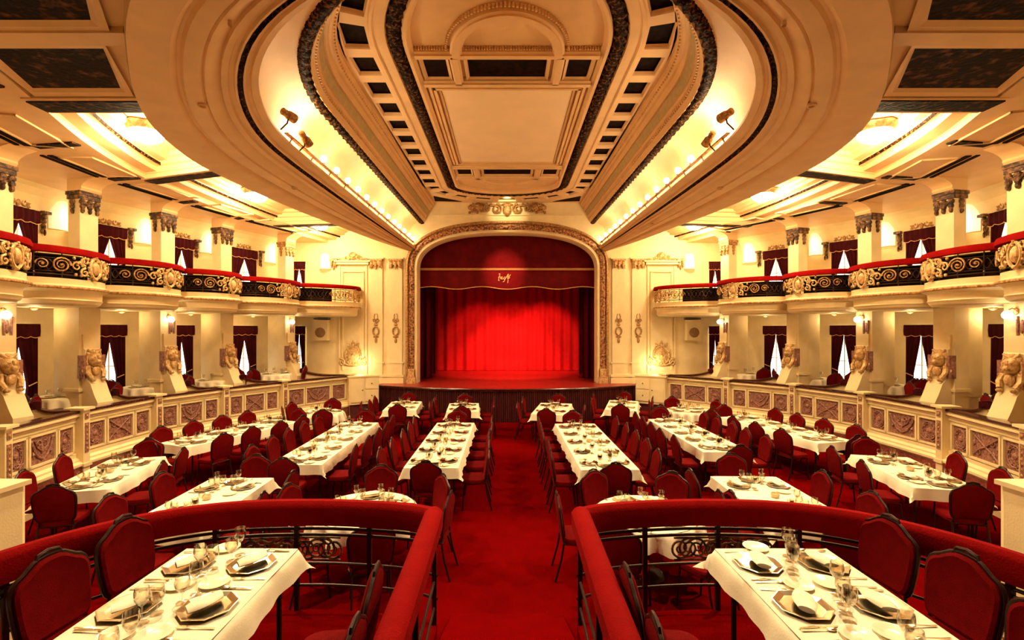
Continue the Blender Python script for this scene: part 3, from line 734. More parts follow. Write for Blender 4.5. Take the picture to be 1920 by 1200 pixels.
def column(s, i):
    D = SIDE[s]; c = V2(D['col'][i]); b = V2(D['back'][i]); p = V2(D['post'][i])
    m = (p-b).normalized(); e = Vector((-m.y, m.x)); rz = math.atan2(m.y, m.x)     # local x -> hall
    t = thing('column', 'cream box column with dark gilt capital and carved lion console, %s side, %s' % (SN[s], {1: 'nearest the camera', 2: 'second from the camera', 3: 'third from the camera', 4: 'fourth from the camera', 5: 'fifth from the camera', 6: 'nearest the stage'}[i]),
              'column', (c.x, c.y, .8), rz, 'columns between the theatre boxes')
    Z = -.8                                                                          # local z = world z - .8
    mb = MB().box((-.16, 0, 3.65), (.30, .34, 2.4)).box((-.16, 0, 1.3), (.34, .40, 2.6)); mb.box((-.16, 0, .12), (.44, .5, .24)).box((-.16, 0, .9), (.40, .46, .06))
    mb.box((-.16, 0, 3.03), (.42, .48, .05)); mb.build('shaft', 'plaster', t, smooth=False)
    L = .75
    mb = MB().box((-.3-(L-.3)/2, 0, 1.265), (L-.2, .22, 2.53))
    for sg in (-1, 1): mb.box((-.3-(L-.3)/2, sg*.12, 1.55), (.3, .03, 1.6))
    mb.build('pier', 'plaster', t, smooth=False)
    cp = MB().box((-.15, 0, 4.82), (.38, .42, .07)).box((-.15, 0, 4.74), (.35, .39, .08))
    for sg in (-1, 0, 1):
        for k, (dz, r) in enumerate(((4.64, .065), (4.55, .05), (4.47, .035))):
            cp.ball((.01, sg*.135, dz), (.05, r, .06), 8, 5)
    for sd in (-1, 1):
        for k, (dz, r) in enumerate(((4.64, .06), (4.55, .05), (4.46, .035))): cp.ball((-.18, sd*.18, dz), (r, .05, .06), 8, 5)
    cp.tube([(.03, -.13+.26*k/10, 4.66-.10*sin(pi*k/10)) for k in range(11)], .022, 6)
    cp.build('capital', 'darkgilt' if i not in (6,) else 'gold', t)
    br = MB()
    pr = [(-.32, 4.85), (.02, 4.85), (.06, 4.90), (.05, 4.94), (.10, 4.99), (.22, 5.05), (.42, 5.09), (.44, 5.1), (-.32, 5.1)]
    vs = [(x, -.19, z) for x, z in pr]+[(x, .19, z) for x, z in pr]; n = len(pr)
    br.add(vs, [tuple(range(n)), tuple(range(2*n-1, n-1, -1))]+[(k, (k+1) % n, (k+1) % n+n, k+n) for k in range(n)])
    br.build('bracket', 'ceil', t, ang=20)
    pd = MB(); pr = [(0, 2.0), (.05, 2.0), (.06, 1.72), (.10, 1.70), (.10, 1.62), (.16, 1.1), (.24, 1.02), (.27, .95), (.34, .80), (.42, .66), (.42, 0), (0, 0)]
    n = len(pr); h = .15
    pd.add([(x, -h, z) for x, z in pr]+[(x, h, z) for x, z in pr], [tuple(range(n)), tuple(range(2*n-1, n-1, -1))]+[(k, (k+1) % n, (k+1) % n+n, k+n) for k in range(n)])
    pd.build('pedestal', 'plaster', t, ang=20)
    at = MB()        # the carved mask with mane, wings and paws
    at.ball((.15, 0, 1.50), (.10, .12, .14), 12, 8).ball((.24, 0, 1.46), (.05, .05, .05), 8, 5).ball((.22, 0, 1.54), (.04, .03, .06), 8, 5)
    for sg in (-1, 1):
        at.ball((.22, sg*.05, 1.555), (.02, .025, .02), 6, 4); at.ball((.12, sg*.10, 1.60), (.04, .04, .05), 6, 4)
        for k in range(7):
            a = -.9+k*.42; at.ball((.10, sg*(.13*cos(a)+.01), 1.48+.17*sin(a)), (.05, .045, .06), 7, 5)
        at.tube([(.12, sg*.12, 1.36), (.17, sg*.15, 1.24), (.22, sg*.11, 1.14)], [.05, .05, .04], 7)
        at.ball((.24, sg*.10, 1.10), (.06, .04, .035), 7, 5)
        relief(at, (.10, sg*.17, 1.30), (0, sg, 0), (0, 0, 1), (1, 0, 0), [('s', .0, 0, .07, 1.3, pi/2, 1, .022)])
    at.tube([(.13, -.12+.24*k/8, 1.70-.07*sin(pi*k/8)) for k in range(9)], .02, 6); at.ball((.18, 0, 1.27), (.06, .08, .10), 8, 6)
    at.tube([(.16, -.07, 1.35), (.22, 0, 1.20), (.16, .07, 1.35)], .018, 6)
    at.build('lion_mask', 'gilt', t)
    wg = MB()
    for sg in (-1, 1): wg.box((.06, sg*.175, 1.36), (.16, .06, .46)); wg.ball((.06, sg*.20, 1.30), (.08, .03, .18), 8, 6)
    wg.build('side_wing', 'rose', t)
    if i in (4, 6, 2):       # globe lamp and pendant under the balcony
        lp = thing('globe_lamp', 'round white globe lamp on bracket under balcony, %s side, %s' % (SN[s], {2: 'nearest', 4: 'middle one', 6: 'nearest the stage'}[i]), 'lamp', (c.x+m.x*.02, c.y+m.y*.02, 3.2), rz, 'globe lamps on the columns')
        MB().tube([(0, -.02, .02), (.06, -.03, .05), (.13, -.04, .02)], .012).ball((.01, -.02, 0), (.02, .04, .06)).build('arm', 'gold', lp)
        MB().ball((.13, -.05, -.06), .07, 14, 10).build('globe', 'globe', lp)
        pn = MB(); relief(pn, (.015, .06, 1.9), (0, 1, 0), (0, 0, 1), (1, 0, 0), [('t', [(-.06, .42), (-.05, .1), (0, 0), (.05, .1), (.06, .42)], .02), ('b', 0, .25, .03, .12, .02), ('b', 0, 0, .04, .03, .02)])
        pn.build('pendant_relief', 'rose', t)
    return t

for s in (-1, 1):
    for i in range(0, 7): balcony(s, i)
    for i in range(1, 7): column(s, i)

# ---- parapet: one thing per bay, posts between
def parapet(s, i):
    D = SIDE[s]; a, b = V2(D['post'][i]), V2(D['post'][i+1]); e = b-a; L = e.length; d = e/L
    n = Vector((-d.y, d.x)); n = n if n.x*a.x < 0 else -n                    # towards the hall
    rz = math.atan2(d.y, d.x); sg = 1 if Vector((-d.y, d.x)).dot(n) > 0 else -1
    name = {0: 'first', 1: 'first in view', 2: 'second', 3: 'third', 4: 'fourth', 5: 'last, beside the stage'}[i]
    t = thing('parapet', 'cream box parapet with carved reliefs and dark top, %s side, %s' % (SN[s], {0: 'by the terrace wall', 1: 'at the picture edge', 2: 'between second and third post', 3: 'between third and fourth post', 4: 'between fourth and fifth post', 5: 'ending at the stage cabinet'}[i]), 'parapet', (a.x, a.y, 0), rz, 'box parapets around the floor')
    def Y(v): return v*sg                                                     # local +Y towards the hall
    def pf(prof): return [(x, Y(v), z) for x in (.0,) for v, z in prof]
    prof = [(-.06, 0), (.14, 0), (.14, .10), (.12, .12), (.11, .30), (.11, .31), (.11, .48), (.14, .50), (.14, .54), (.08, .57), (.08, .60), (.05, .62), (.03, .64), (.03, .70), (0, .71),
            (0, 1.25), (.03, 1.26), (.03, 1.32), (.05, 1.34), (.08, 1.36), (.08, 1.39), (.06, 1.40), (.06, 1.425), (-.06, 1.425)]
    mb = MB().grid([[(x, Y(v), z) for v, z in prof] for x in (0, L)]); mb.build('body', 'plaster', t, ang=20)
    MB().grid([[(x, Y(v), z) for v, z in ((.114, .12), (.124, .13), (.116, .46), (.112, .47))] for x in (.03, L-.03)]).build('plinth_band', 'skirt', t, smooth=False)
    MB().box((L/2, Y(0), 1.445), (L, .17, .045)).build('dark_cap', 'wood', t, smooth=False)
    MB().box((L/2, Y(.062), 1.352), (L, .035, .012)).build('dark_fillet', 'skirt', t, smooth=False)
    # three sunk panels: small, long, small
    x0 = .18; gap = .10; w = L-2*x0-2*gap; ws = w*.27; wl = w*.46; x = x0
    for k, ww in enumerate((ws, wl, ws)):
        fr = MB(); z0, z1 = .76, 1.20
        for (cx, cz, dx, dz) in ((x+ww/2, z0-.02, ww+.08, .035), (x+ww/2, z1+.02, ww+.08, .035), (x-.02, (z0+z1)/2, .035, z1-z0+.08), (x+ww+.02, (z0+z1)/2, .035, z1-z0+.08)): fr.box((cx, Y(.015), cz), (dx, .05, dz))
        p = MB().box((x+ww/2, Y(0), (z0+z1)/2), (ww, .012, z1-z0)); pp = p.build('relief_panel', 'rose', t, smooth=False)
        fr.build('panel_frame', 'plaster', pp, smooth=False)
        r = MB(); O = (x+ww/2, Y(.008), (z0+z1)/2); R = (1, 0, 0); N = (0, Y(1), 0); U = (0, 0, 1)
        if k != 1:
            relief(r, O, R, U, N, [('o', 0, 0, ww*.36, .17, .013), ('o', 0, 0, ww*.27, .13, .008), ('b', 0, .0, .05, .05, .02)])
            for q in range(12): relief(r, O, R, U, N, [('b', ww*.32*cos(q*pi/6), .15*sin(q*pi/6), .018, .018, .02)])
            relief(r, O, R, U, N, [('t', [(-ww*.45, -.13), (-ww*.2, -.19), (0, -.15), (ww*.2, -.19), (ww*.45, -.13)], .01)])
        elif (i+ (0 if s < 0 else 1)) % 2 == 0:
            for sx in (-1, 1):
                relief(r, O, R, U, N, [('t', [(sx*ww*.45, -.18), (sx*ww*.2, -.06), (0, .0), (-sx*ww*.2, .08), (-sx*ww*.42, .17)], .014), ('s', sx*ww*.26, .09, .06, 1.4, 0, sx, .010), ('s', sx*ww*.26, -.11, .06, 1.4, 0, -sx, .010), ('b', sx*ww*.42, .02, .03, .05, .02)])
        else:
            for sx in (-1, 1):
                relief(r, O, R, U, N, [('t', [(sx*ww*.45, .16), (sx*ww*.34, .02), (sx*ww*.2, -.10), (0, -.16)], .016), ('t', [(sx*ww*.3, .16), (sx*ww*.2, .04), (0, -.04)], .012), ('b', sx*ww*.45, .15, .03, .03, .03), ('s', sx*ww*.12, .10, .05, 1.3, pi, sx, .010), ('f', sx*ww*.36, -.1, .1, pi/2, .03)])
            relief(r, O, R, U, N, [('b', 0, .02, .03, .10, .02)])
        r.build('relief_carving', 'rose', pp); x += ww+gap
    return t
def pier_post(s, i):
    D = SIDE[s]; c = V2(D['post'][i]); a = V2(D['post'][max(0, i-1)]); b = V2(D['post'][min(6, i+1)]); d = (b-a).normalized()
    n = Vector((-d.y, d.x)); n = n if n.x*c.x < 0 else -n; rz = math.atan2(n.y, n.x)
    t = thing('parapet_post', 'narrow cream post with carved strip standing out of the %s parapet, %s' % (SN[s], {1: 'first from camera', 2: 'second from camera', 3: 'third from camera', 4: 'fourth from camera', 5: 'fifth from camera', 6: 'by the stage cabinet'}[i]), 'post', (c.x, c.y, 0), rz, 'parapet posts')
    MB().box((.03, 0, .74), (.24, .15, 1.48)).box((.03, 0, 1.495), (.34, .26, .04)).box((.05, 0, .1), (.28, .22, .2)).box((.04, 0, .50), (.27, .19, .06)).build('shaft', 'plaster', t, smooth=False)
    MB().box((.156, 0, 1.36), (.012, .085, .10)).box((.156, 0, .98), (.012, .085, .52)).build('carved_strip', 'rose', t, smooth=False)
    r = MB(); relief(r, (.16, 0, .98), (0, 1, 0), (0, 0, 1), (1, 0, 0), [('b', 0, -.2+.08*k, .025, .03, .015) for k in range(6)]+[('b', 0, .38, .03, .03, .015)]); r.build('strip_carving', 'gold', t)
for s in (-1, 1):
    for i in range(6): parapet(s, i)
    for i in range(1, 7): pier_post(s, i)
# ---- small ceiling lamps under the balconies
for s in (-1, 1):
    D = SIDE[s]
    for i in range(1, 6):
        c = (V2(D['back'][i])+V2(D['back'][i+1])+V2(D['col'][i])+V2(D['col'][i+1]))/4
        o = MB().lathe([(.07, 0), (.07, -.02), (.05, -.04), (.02, -.055)], n=14).build('box_lamp', 'gilt'); o.location = (c.x, c.y, 3.333)
        tag(o, 'tiny ceiling lamp under box balcony, %s side, %s' % (SN[s], ['', 'nearest camera', 'second', 'middle', 'fourth', 'nearest stage'][i]), 'lamp', 'tiny lamps under the balconies')
        light('POINT', 'box_lamp_light', (c.x, c.y, 3.15), 3.6, (1, .70, .34), .07)
# ---- low partitions between boxes
for s in (-1, 1):
    D = SIDE[s]
    for i in range(1, 7):
        c, p = V2(D['col'][i]), V2(D['post'][i]); d = p-c; L = d.length; rz = math.atan2(d.y, d.x); L0 = .36
        t = thing('box_partition', 'low cream partition with dark curved top between boxes, %s side, %s' % (SN[s], {1: 'nearest camera', 2: 'second from camera', 3: 'third from camera', 4: 'fourth from camera', 5: 'fifth from camera', 6: 'nearest stage'}[i]), 'partition', (c.x, c.y, .8), rz, 'partitions between the boxes')
        n = 14; xs = [L0+(L-.1-L0)*k/n for k in range(n+1)]; zs = [.64+.16*(1-k/n)**4 for k in range(n+1)]
        mb = MB(); mb.grid([[(x, -.05, 0), (x, -.05, z), (x, .05, z), (x, .05, 0)] for x, z in zip(xs, zs)], cap=True); mb.build('panel', 'plaster', t, smooth=False)
        mb = MB(); mb.grid([[(x, -.09, z), (x, -.09, z+.045), (x, .09, z+.045), (x, .09, z)] for x, z in zip(xs, zs)], closed=True, cap=True); mb.build('dark_cap', 'wood', t, smooth=False)
        mb = MB().box((L0+.05, 0, .80), (.12, .18, .12)).ball((L0+.05, 0, .87), (.06, .09, .02)); mb.build('padded_end', 'drape', t)

# ---- windows and curtains on the boxes' back walls
wn = 0
def drape_set(t, w, h, mat='drape', tie=.42, gap=.75, dual=True):
    """local frame: x along the wall centred, y = -towards the room normal (0 = pane), z from the sill; curtain stands at y=.08"""
    val = MB(); rows = []
    for k in range(25):
        x = -w/2-.06+(w+.12)*k/24; dz = .03*abs(sin(k*pi/6)); dy = .10+.012*cos(k*1.7)
        rows.append([(x, dy, h+.04), (x, dy+.01, h-.1), (x, dy, h-.22-dz)])
    val.grid(rows).build('valance', mat, t)
    val = MB().tube([(-w/2-.06+(w+.12)*k/24, .115+.012*cos(k*1.7), h-.225-.03*abs(sin(k*pi/6))) for k in range(25)], .008, 5); val.build('valance_braid', 'trimgold', t)
    for sg in (-1, 1):
        mb = MB(); rows = []
        for j in range(21):
            v = j/20; z = h*(1-v)
            # half gap as a share of the half width: 0 at the top, widest just above the tie
            zt = tie
            if v < .16: gp = 0
            elif v < 1-zt: gp = gap*((v-.16)/(1-zt-.16))**1.0
            else: gp = gap*(1-.55*((v-(1-zt))/zt)**.8)
            xi = sg*w/2*gp; xo = sg*(w/2+.03); row = []
            for k in range(13):
                u = k/12; row.append((xi+(xo-xi)*u, .07+.022*sin(u*pi*7+sg), z))
            rows.append(row)
        d = mb.grid(rows).build('drape', mat, t)
        zt = h*tie; x = sg*w/2*(gap+.02)
        MB().tube([(x, .11, zt), (sg*w/2*.97, .11, zt+.06)], .012, 5).build('tieback', 'trimgold', d)
UP = {2: (.30, .62)}
for s in (-1, 1):
    D = SIDE[s]
    for i in range(1, 7):
        A = V2(D['back'][i]); B = V2(D['back'][i+1]) if i < 6 else Vector((s*7.75, YW))
        if i == 6: A = Vector((s*7.62, YW)); B = Vector((s*6.6, YW))
        e = B-A; L = e.length; d = e/L; n = Vector((-d.y, d.x)); n = n if n.x*s < 0 or (i == 6) else -n
        if i == 6: n = Vector((0, -1))
        t0, t1 = (.28, .62) if i < 6 else (.30, .62)
        for lvl, (z0, z1) in enumerate(((.82, 2.98), (3.84, 5.38 if i < 6 else 5.2))):
            wn += 1; c = A+e*(t0+t1)/2; w = L*(t1-t0); h = z1-z0
            rz = math.atan2(-d.y, -d.x) if Vector((d.y, -d.x)).dot(n) > 0 else math.atan2(d.y, d.x)   # local +y must be n
            yv = Vector((-sin(rz), cos(rz)))
            if yv.dot(n) < 0: rz += pi
            wt = thing('window_%d' % wn, None, None, (c.x+n.x*.01, c.y+n.y*.01, z0), rz, kind='structure')
            MB().box((0, .012, h/2), (w, .01, h)).build('pane', 'daylight', wt, smooth=False)
            f = MB()
            for (cx, cz, dx, dz) in ((-w/2, h/2, .05, h+.05), (w/2, h/2, .05, h+.05), (0, h, w+.05, .05), (0, h*.55, w, .02), (0, h/2, .025, h)): f.box((cx, .025, cz), (dx, .03, dz))
            f.build('window_frame', 'plaster', wt, smooth=False)
            ct = thing('curtain', 'dark red tied-back curtain with valance on %s window, %s side, %s' % (('lower', 'upper')[lvl], SN[s], {1: 'bay nearest camera', 2: 'second bay', 3: 'third bay', 4: 'fourth bay', 5: 'fifth bay', 6: 'end wall bay'}[i]), 'curtain', (c.x+n.x*.01, c.y+n.y*.01, z0), rz, 'curtains on the box windows')
            drape_set(ct, w, h, dual=True, gap=.48 if lvl == 0 else .6)
        if i < 6:
            # crest over the upper window, dark bracket beside it
            c = A+e*(t0+t1)/2; O = (c.x+n.x*.05, c.y+n.y*.05, 5.50); R = (d.x, d.y, 0); N = (n.x, n.y, 0); U = (0, 0, 1)
            mb = MB(); it = [('b', 0, .02, .06, .09, .05), ('b', 0, .12, .035, .04, .04)]
            for q in (-1, 1): it += [('s', q*.14, .02, .08, 1.2, pi/2, q, .025), ('f', q*.12, -.02, .22, (pi*.15 if q > 0 else pi*.85), .05), ('f', q*.08, .0, .2, (pi*.3 if q > 0 else pi*.7), .045), ('b', q*.22, -.03, .05, .03, .03)]
            relief(mb, O, R, U, N, it)
            one(mb, 'crest', 'gold', 'gilt eagle-like crest above upper window, %s side, %s' % (SN[s], {1: 'bay nearest camera', 2: 'second bay', 3: 'third bay', 4: 'fourth bay', 5: 'fifth bay'}[i]), 'ornament', O, 'crests over the windows')
            c = A+e*(t1+.10); O = (c.x+n.x*.04, c.y+n.y*.04, 5.1)
            mb = MB().box((O[0]+n.x*.03, O[1]+n.y*.03, 5.42), (.16, .16, .06), math.atan2(d.y, d.x)); relief(mb, O, R, U, N, [('b', 0, .24, .06, .07, .06), ('b', 0, .14, .055, .07, .055), ('b', 0, .03, .045, .08, .045), ('b', -.03, -.08, .025, .06, .03), ('b', .03, -.10, .025, .07, .03)])
            one(mb, 'wall_bracket', 'darkgilt', 'dark hanging tassel bracket beside upper window, %s side, %s' % (SN[s], {1: 'bay nearest camera', 2: 'second bay', 3: 'third bay', 4: 'fourth bay', 5: 'fifth bay'}[i]), 'ornament', (c.x, c.y, 5.0), 'tassel brackets')
        # lit niche
        if i < 6: c = A+e*(.875 if i > 1 else .86); ww = min(.44, L*.22); zz = 5.13
        else: c = Vector((s*6.28, YW)); ww = .36; zz = 5.02
        rz = math.atan2(d.y, d.x); yv = Vector((-sin(rz), cos(rz))); rz = rz if yv.dot(n) > 0 else rz+pi
        hh = .74 if i < 6 else .5
        lt = thing('wall_light', 'glowing curved frosted glass wall light, %s side, %s' % (SN[s], {1: 'bay nearest camera', 2: 'second bay', 3: 'third bay', 4: 'fourth bay', 5: 'fifth bay', 6: 'on the end wall'}[i]), 'wall light', (c.x+n.x*.02, c.y+n.y*.02, zz-.02), rz, 'frosted wall lights of the upper boxes')
        rows = [[(ww/2*sin(a)/sin(.9), .02+.16*(cos(a)-cos(.9))/(1-cos(.9)), z) for z in (0, hh)] for a in [-.9+1.8*k/14 for k in range(15)]]
        MB().grid(rows).build('glass_panel', 'lamppanel', lt)
        fr = MB()
        for z in (-.01, hh+.01): fr.tube([(r_[0][0], r_[0][1], z) for r_ in rows], .014, 5)
        for q in (-1, 1): fr.tube([(q*ww/2, .02, 0), (q*ww/2, .02, hh)], .014, 5)
        fr.build('frame', 'plaster', lt)
        light('POINT', 'wall_light_lamp', (c.x+n.x*.34, c.y+n.y*.34, zz+hh*.5), 1.4, (1, .76, .38), .12)

# ---- dome lights in the side coffers
nd = 0
for s in (-1, 1):
    for j, (x, y, pw) in enumerate(((6.0, 8.0, 105), (6.1, 11.7, 95), (5.85, 15.0, 80))):
        if s > 0: x += .12 if j < 2 else 0
        t = thing('ceiling_light', 'glowing glass bowl light with scalloped collar in side ceiling, %s side, %s' % (SN[s], ('nearest the camera', 'middle one', 'nearest the stage')[j]), 'ceiling light', (s*x, y, 6.30), 0, 'bowl lights in the side ceilings')
        mb = MB(); rows = []
        for k, (r, z) in enumerate(((.33, 0), (.34, -.02), (.30, -.05), (.27, -.10), (.25, -.12))):
            rows.append([(r*(1+.05*cos(q*pi/2.5)*(k < 3))*cos(2*pi*q/40), r*(1+.05*cos(q*pi/2.5)*(k < 3))*sin(2*pi*q/40), z) for q in range(40)])
        mb.grid(rows, closed=True); mb.build('collar', 'gilt', t)
        MB().lathe([(.245, -.10), (.24, -.15), (.20, -.22), (.12, -.27), (.02, -.29)], n=24).build('glass_bowl', 'dome', t)
        light('POINT', 'ceiling_light_lamp', (s*x, y, 5.86), pw, (1, .72, .36), .16)
    # added fill lights behind the camera, without fixtures
    for y in (-.8, 1.6): light('POINT', 'rear_fill', (s*5.0, y, 5.6), 3, (1, .66, .32), .3)

# ---- small recessed downlights in the soffit ring
for s in (-1, 1):
    for j, (x, y, pw) in enumerate(((3.68, 5.8, 330), (4.08, 9.2, 330), (3.75, 12.4, 260), (2.45, 4.25, 270))):  # the last pair is added to brighten the terrace tables
        t = thing('downlight', 'small round recessed downlight in the soffit ring, %s side, %s' % (SN[s], ('second from the camera', 'third from the camera', 'nearest the stage', 'added over the terrace table')[j]), 'downlight', (s*x, y, 5.60), 0, 'downlights in the soffit ring')
        kr = 1 if j < 3 else .45; MB().lathe([(.05*kr, .03), (.055*kr, 0), (.045*kr, -.012), (.035*kr, -.004), (.034*kr, .03)], n=18).build('collar', 'ceil', t)
        light('SPOT', 'downlight_lamp', (s*x, y, 5.57), pw, (1, .76, .42), .07, target=(s*x*(.9, .88, .85, .9)[j], y+(-.3, -.1, -.1, -1.6)[j], 0), size=2.3 if j < 3 else 1.9, blend=.7)
# ---- cove bulbs, on a batten each side
for s in (-1, 1):
    t = thing('light_batten', 'long thin batten carrying the row of bulbs in the %s ceiling cove' % SN[s], 'batten', (s*3.4, 12, 5.86), world=True)
    f = lambda y: s*taper(3.36, y)
    mb = MB(); mb.grid([[(f(y)-.03, y, 5.88), (f(y)-.03, y, 5.90), (f(y)+.03, y, 5.90), (f(y)+.03, y, 5.88)] for y in [7.3+9.2*k/20 for k in range(21)]], closed=True, cap=True); mb.build('rail', 'gold', t, smooth=False)
    br = MB()
    for k in range(12): y = 7.5+k*.8; br.tube([(f(y), y, 5.89), (f(y)+s*.05, y, 5.80)], .012, 5)
    br.build('bracket', 'gold', t)
src = thing('bulb', 'x', 'light bulb', group='bulbs in the ceiling coves')
MB().lathe([(.022, 0), (.026, .03), (.02, .045)], n=10).build('socket', 'gold', src)
MB().lathe([(.02, .045), (.04, .07), (.058, .11), (.05, .15), (.02, .17)], n=12).build('glass', 'bulb', src)
BP = Proto(src)
for s in (-1, 1):
    for k in range(13):
        y = 8.75+k*.635
        BP((s*taper(3.36, y), y, 5.90), 0, 'lit round bulb in the %s ceiling cove, %s from the camera' % (SN[s], ['first','second','third','fourth','fifth','sixth','seventh','eighth','ninth','tenth','eleventh','twelfth','last'][k]), 'bulbs in the ceiling coves')
        if k % 3 == 1: light('POINT', 'cove_lamp', (s*(taper(3.36, y)-.06), y, 6.2), 3.2, (1, .74, .38), .09)
    # two can spotlights on a bar
    for q, (dx, dy, dz, tgt) in enumerate(((.0, 7.25, 6.14, 'aimed at the cove'), (.0, 7.85, 6.02, 'aimed at the stage'))):
        x = s*3.30; d = Vector((-s*.3, 1, -.05)) if q == 0 else Vector((-s*.15, .6, -.4)); d.normalize(); ax = d.to_track_quat('Z', 'Y').to_matrix()
        t = thing('spotlight', 'small gilt can spotlight on %s cove, %s one of the pair' % (SN[s], ('nearer', 'farther')[q]), 'spotlight', (x, dy, dz), 0, 'can spotlights on the coves')
        MB().lathe([(.04, -.13), (.055, -.12), (.055, -.06), (.045, -.05), (.07, .0), (.075, .12), (.065, .12), (.06, .02)], n=14, ax=ax).build('can', 'gold', t)
        MB().tube([(0, 0, 0), (s*.02, 0, -.12), (s*.10, -.05, -.24)], .012).build('yoke', 'iron', t)
    light('POINT', 'cove_work_lamp', (s*3.32, 7.95, 6.2), 20, (1, .78, .42), .08)

# ================================================================ the end wall's dressing
def onwall(x, z, n=.02): return (x, YW-n, z)
for s in (-1, 1):
    # two pilasters, the tall framed panel with pediment
    for j, xc in enumerate((4.52, 3.84)):
        lab = ('outer', 'inner')[j]
        t = thing('pilaster', 'flat cream pilaster with gilt capital %s of stage, %s of the pair' % (SN[s], lab), 'pilaster', (s*xc, YW, 1.05), world=True, group='pilasters by the stage')
        MB().box((s*xc, YW-.03, 3.0), (.44, .06, 4.2)).build('shaft', 'plaster', t, smooth=False)
        MB().box((s*xc, YW-.05, 1.76), (.56, .06, .04)).box((s*xc, YW-.04, 5.36), (.54, .1, .05)).build('moulding', 'plaster', t, smooth=False)
        mb = MB().box((s*xc, YW-.09, 5.30), (.46, .12, .06)).box((s*xc, YW-.08, 5.20), (.40, .08, .16))
        relief(mb, (s*xc, YW-.11, 5.1), (1, 0, 0), (0, 0, 1), (0, -1, 0), [('b', q*.14, .04, .05, .13, .04) for q in (-1, 0, 1)]+[('b', q*.2, -.04, .02, .07, .02) for q in (-1, 1)]+[('b', 0, -.09, .025, .05, .02)])
        mb.build('capital', 'gold', t)
        mb = MB(); relief(mb, (s*xc, YW-.065, 2.95), (1, 0, 0), (0, 0, 1), (0, -1, 0), [('o', 0, -.10, .10, .14, .028), ('b', 0, .12, .07, .05, .03), ('b', 0, -.30, .10, .04, .03), ('b', 0, -.43, .05, .09, .03),
            ('s', -.05, .26, .07, 1.2, 0, 1, .018), ('s', .05, .26, .07, 1.2, pi, -1, .018), ('t', [(-.05, .32), (-.06, .42), (-.03, .5)], .012), ('t', [(.05, .32), (.06, .42), (.03, .5)], .012), ('b', 0, .2, .04, .05, .03)])
        mb.build('torch_relief', 'gold', t)
    xc = 5.32
    t = thing('wall_panel', 'tall framed cream wall panel under a scrolled pediment, %s of the stage' % SN[s], 'wall panel', (s*xc, YW, 1.05), world=True)
    fr = MB()
    for cx, cz, dx, dz in ((-.36, 3.2, .04, 3.4), (.36, 3.2, .04, 3.4), (0, 4.9, .76, .04), (-.46, 3.2, .05, 3.8), (.46, 3.2, .05, 3.8)): fr.box((s*xc+cx, YW-.02, cz), (dx, .05, dz))
    fr.build('panel_moulding', 'plaster', t, smooth=False)
    MB().box((s*xc, YW-.08, 5.25), (1.24, .16, .05)).box((s*xc, YW-.06, 5.18), (1.1, .12, .08)).build('pediment_shelf', 'plaster', t, smooth=False)
    mb = MB(); it = [('b', 0, .17, .1, .1, .05), ('o', 0, .17, .12, .11, .02)]
    for q in (-1, 1): it += [('s', q*.2, .09, .09, 1.3, 0, q, .025), ('f', q*.2, .03, .4, (.1 if q > 0 else pi-.1), .06), ('b', q*.42, .05, .07, .03, .03), ('b', q*.3, .07, .05, .04, .03)]
    relief(mb, (s*xc, YW-.06, 5.28), (1, 0, 0), (0, 0, 1), (0, -1, 0), it); mb.build('pediment_scroll', 'gilt', t)
    O = (s*xc, YW-.03, 1.95); mb = MB(); it = [('b', 0, .05, .26, .30, .06), ('o', 0, .05, .27, .31, .03), ('o', 0, .05, .14, .15, .02), ('b', 0, .05, .06, .07, .12), ('b', 0, .45, .06, .09, .04), ('f', 0, .38, .22, pi/2, .05)]
    for q in (-1, 1): it += [('s', q*.38, -.18, .11, 1.4, pi/2, q, .035), ('b', q*.40, -.06, .08, .06, .05), ('t', [(0, -.28), (q*.18, -.27), (q*.34, -.20)], .035), ('f', q*.12, .36, .18, (pi*.3 if q > 0 else pi*.7), .05)]
    it += [('b', .24*cos(a*pi/8), .05+.27*sin(a*pi/8), .03, .03, .07) for a in range(16)]
    relief(mb, O, (1, 0, 0), (0, 0, 1), (0, -1, 0), it)
    one(mb, 'shell_ornament', 'gilt', 'round gilt shell and scroll ornament low on the wall, %s of the stage' % SN[s], 'ornament', (O[0], O[1], 1.6))
    light('POINT', 'uplight', (s*5.0, YW-.35, 1.72), 9, (1, .8, .42), .06)
    # small outer capital and the loudspeaker under the last balcony
    mb = MB().box((s*5.98, YW-.05, 5.30), (.26, .1, .08)); relief(mb, (s*5.98, YW-.07, 5.1), (1, 0, 0), (0, 0, 1), (0, -1, 0), [('b', q*.07, .08, .04, .14, .04) for q in (-1, 1)]+[('b', 0, -.04, .03, .1, .03)])
    one(mb, 'wall_capital', 'gold', 'small gilt capital at the %s end of the front wall above the balcony' % SN[s], 'ornament', (s*5.98, YW, 5.1))
    t = thing('loudspeaker', 'square cream loudspeaker with round grille under the %s end balcony' % SN[s], 'loudspeaker', (s*6.36, YW-.14, 2.52), world=True)
    MB().box((s*6.36, YW-.14, 2.88), (.46, .26, .70)).build('case', 'plaster', t, smooth=False)
    MB().lathe([(.17, 0), (.17, .02), (.15, .03)], c=(s*6.36, YW-.27, 2.80), n=20, ax=Matrix.Rotation(pi/2, 3, 'X')).build('grille', 'speaker', t)
    MB().box((s*6.36, YW-.12, 3.27), (.5, .2, .04)).build('mount', 'iron', t, smooth=False)
    # base moulding of the front wall
    struct(MB().box((s*5.86, YW-.045, 1.31), (4.6, .09, .08)).box((s*5.86, YW-.055, 1.14), (4.6, .11, .20)), 'baseboard_front', 'plaster', smooth=False)
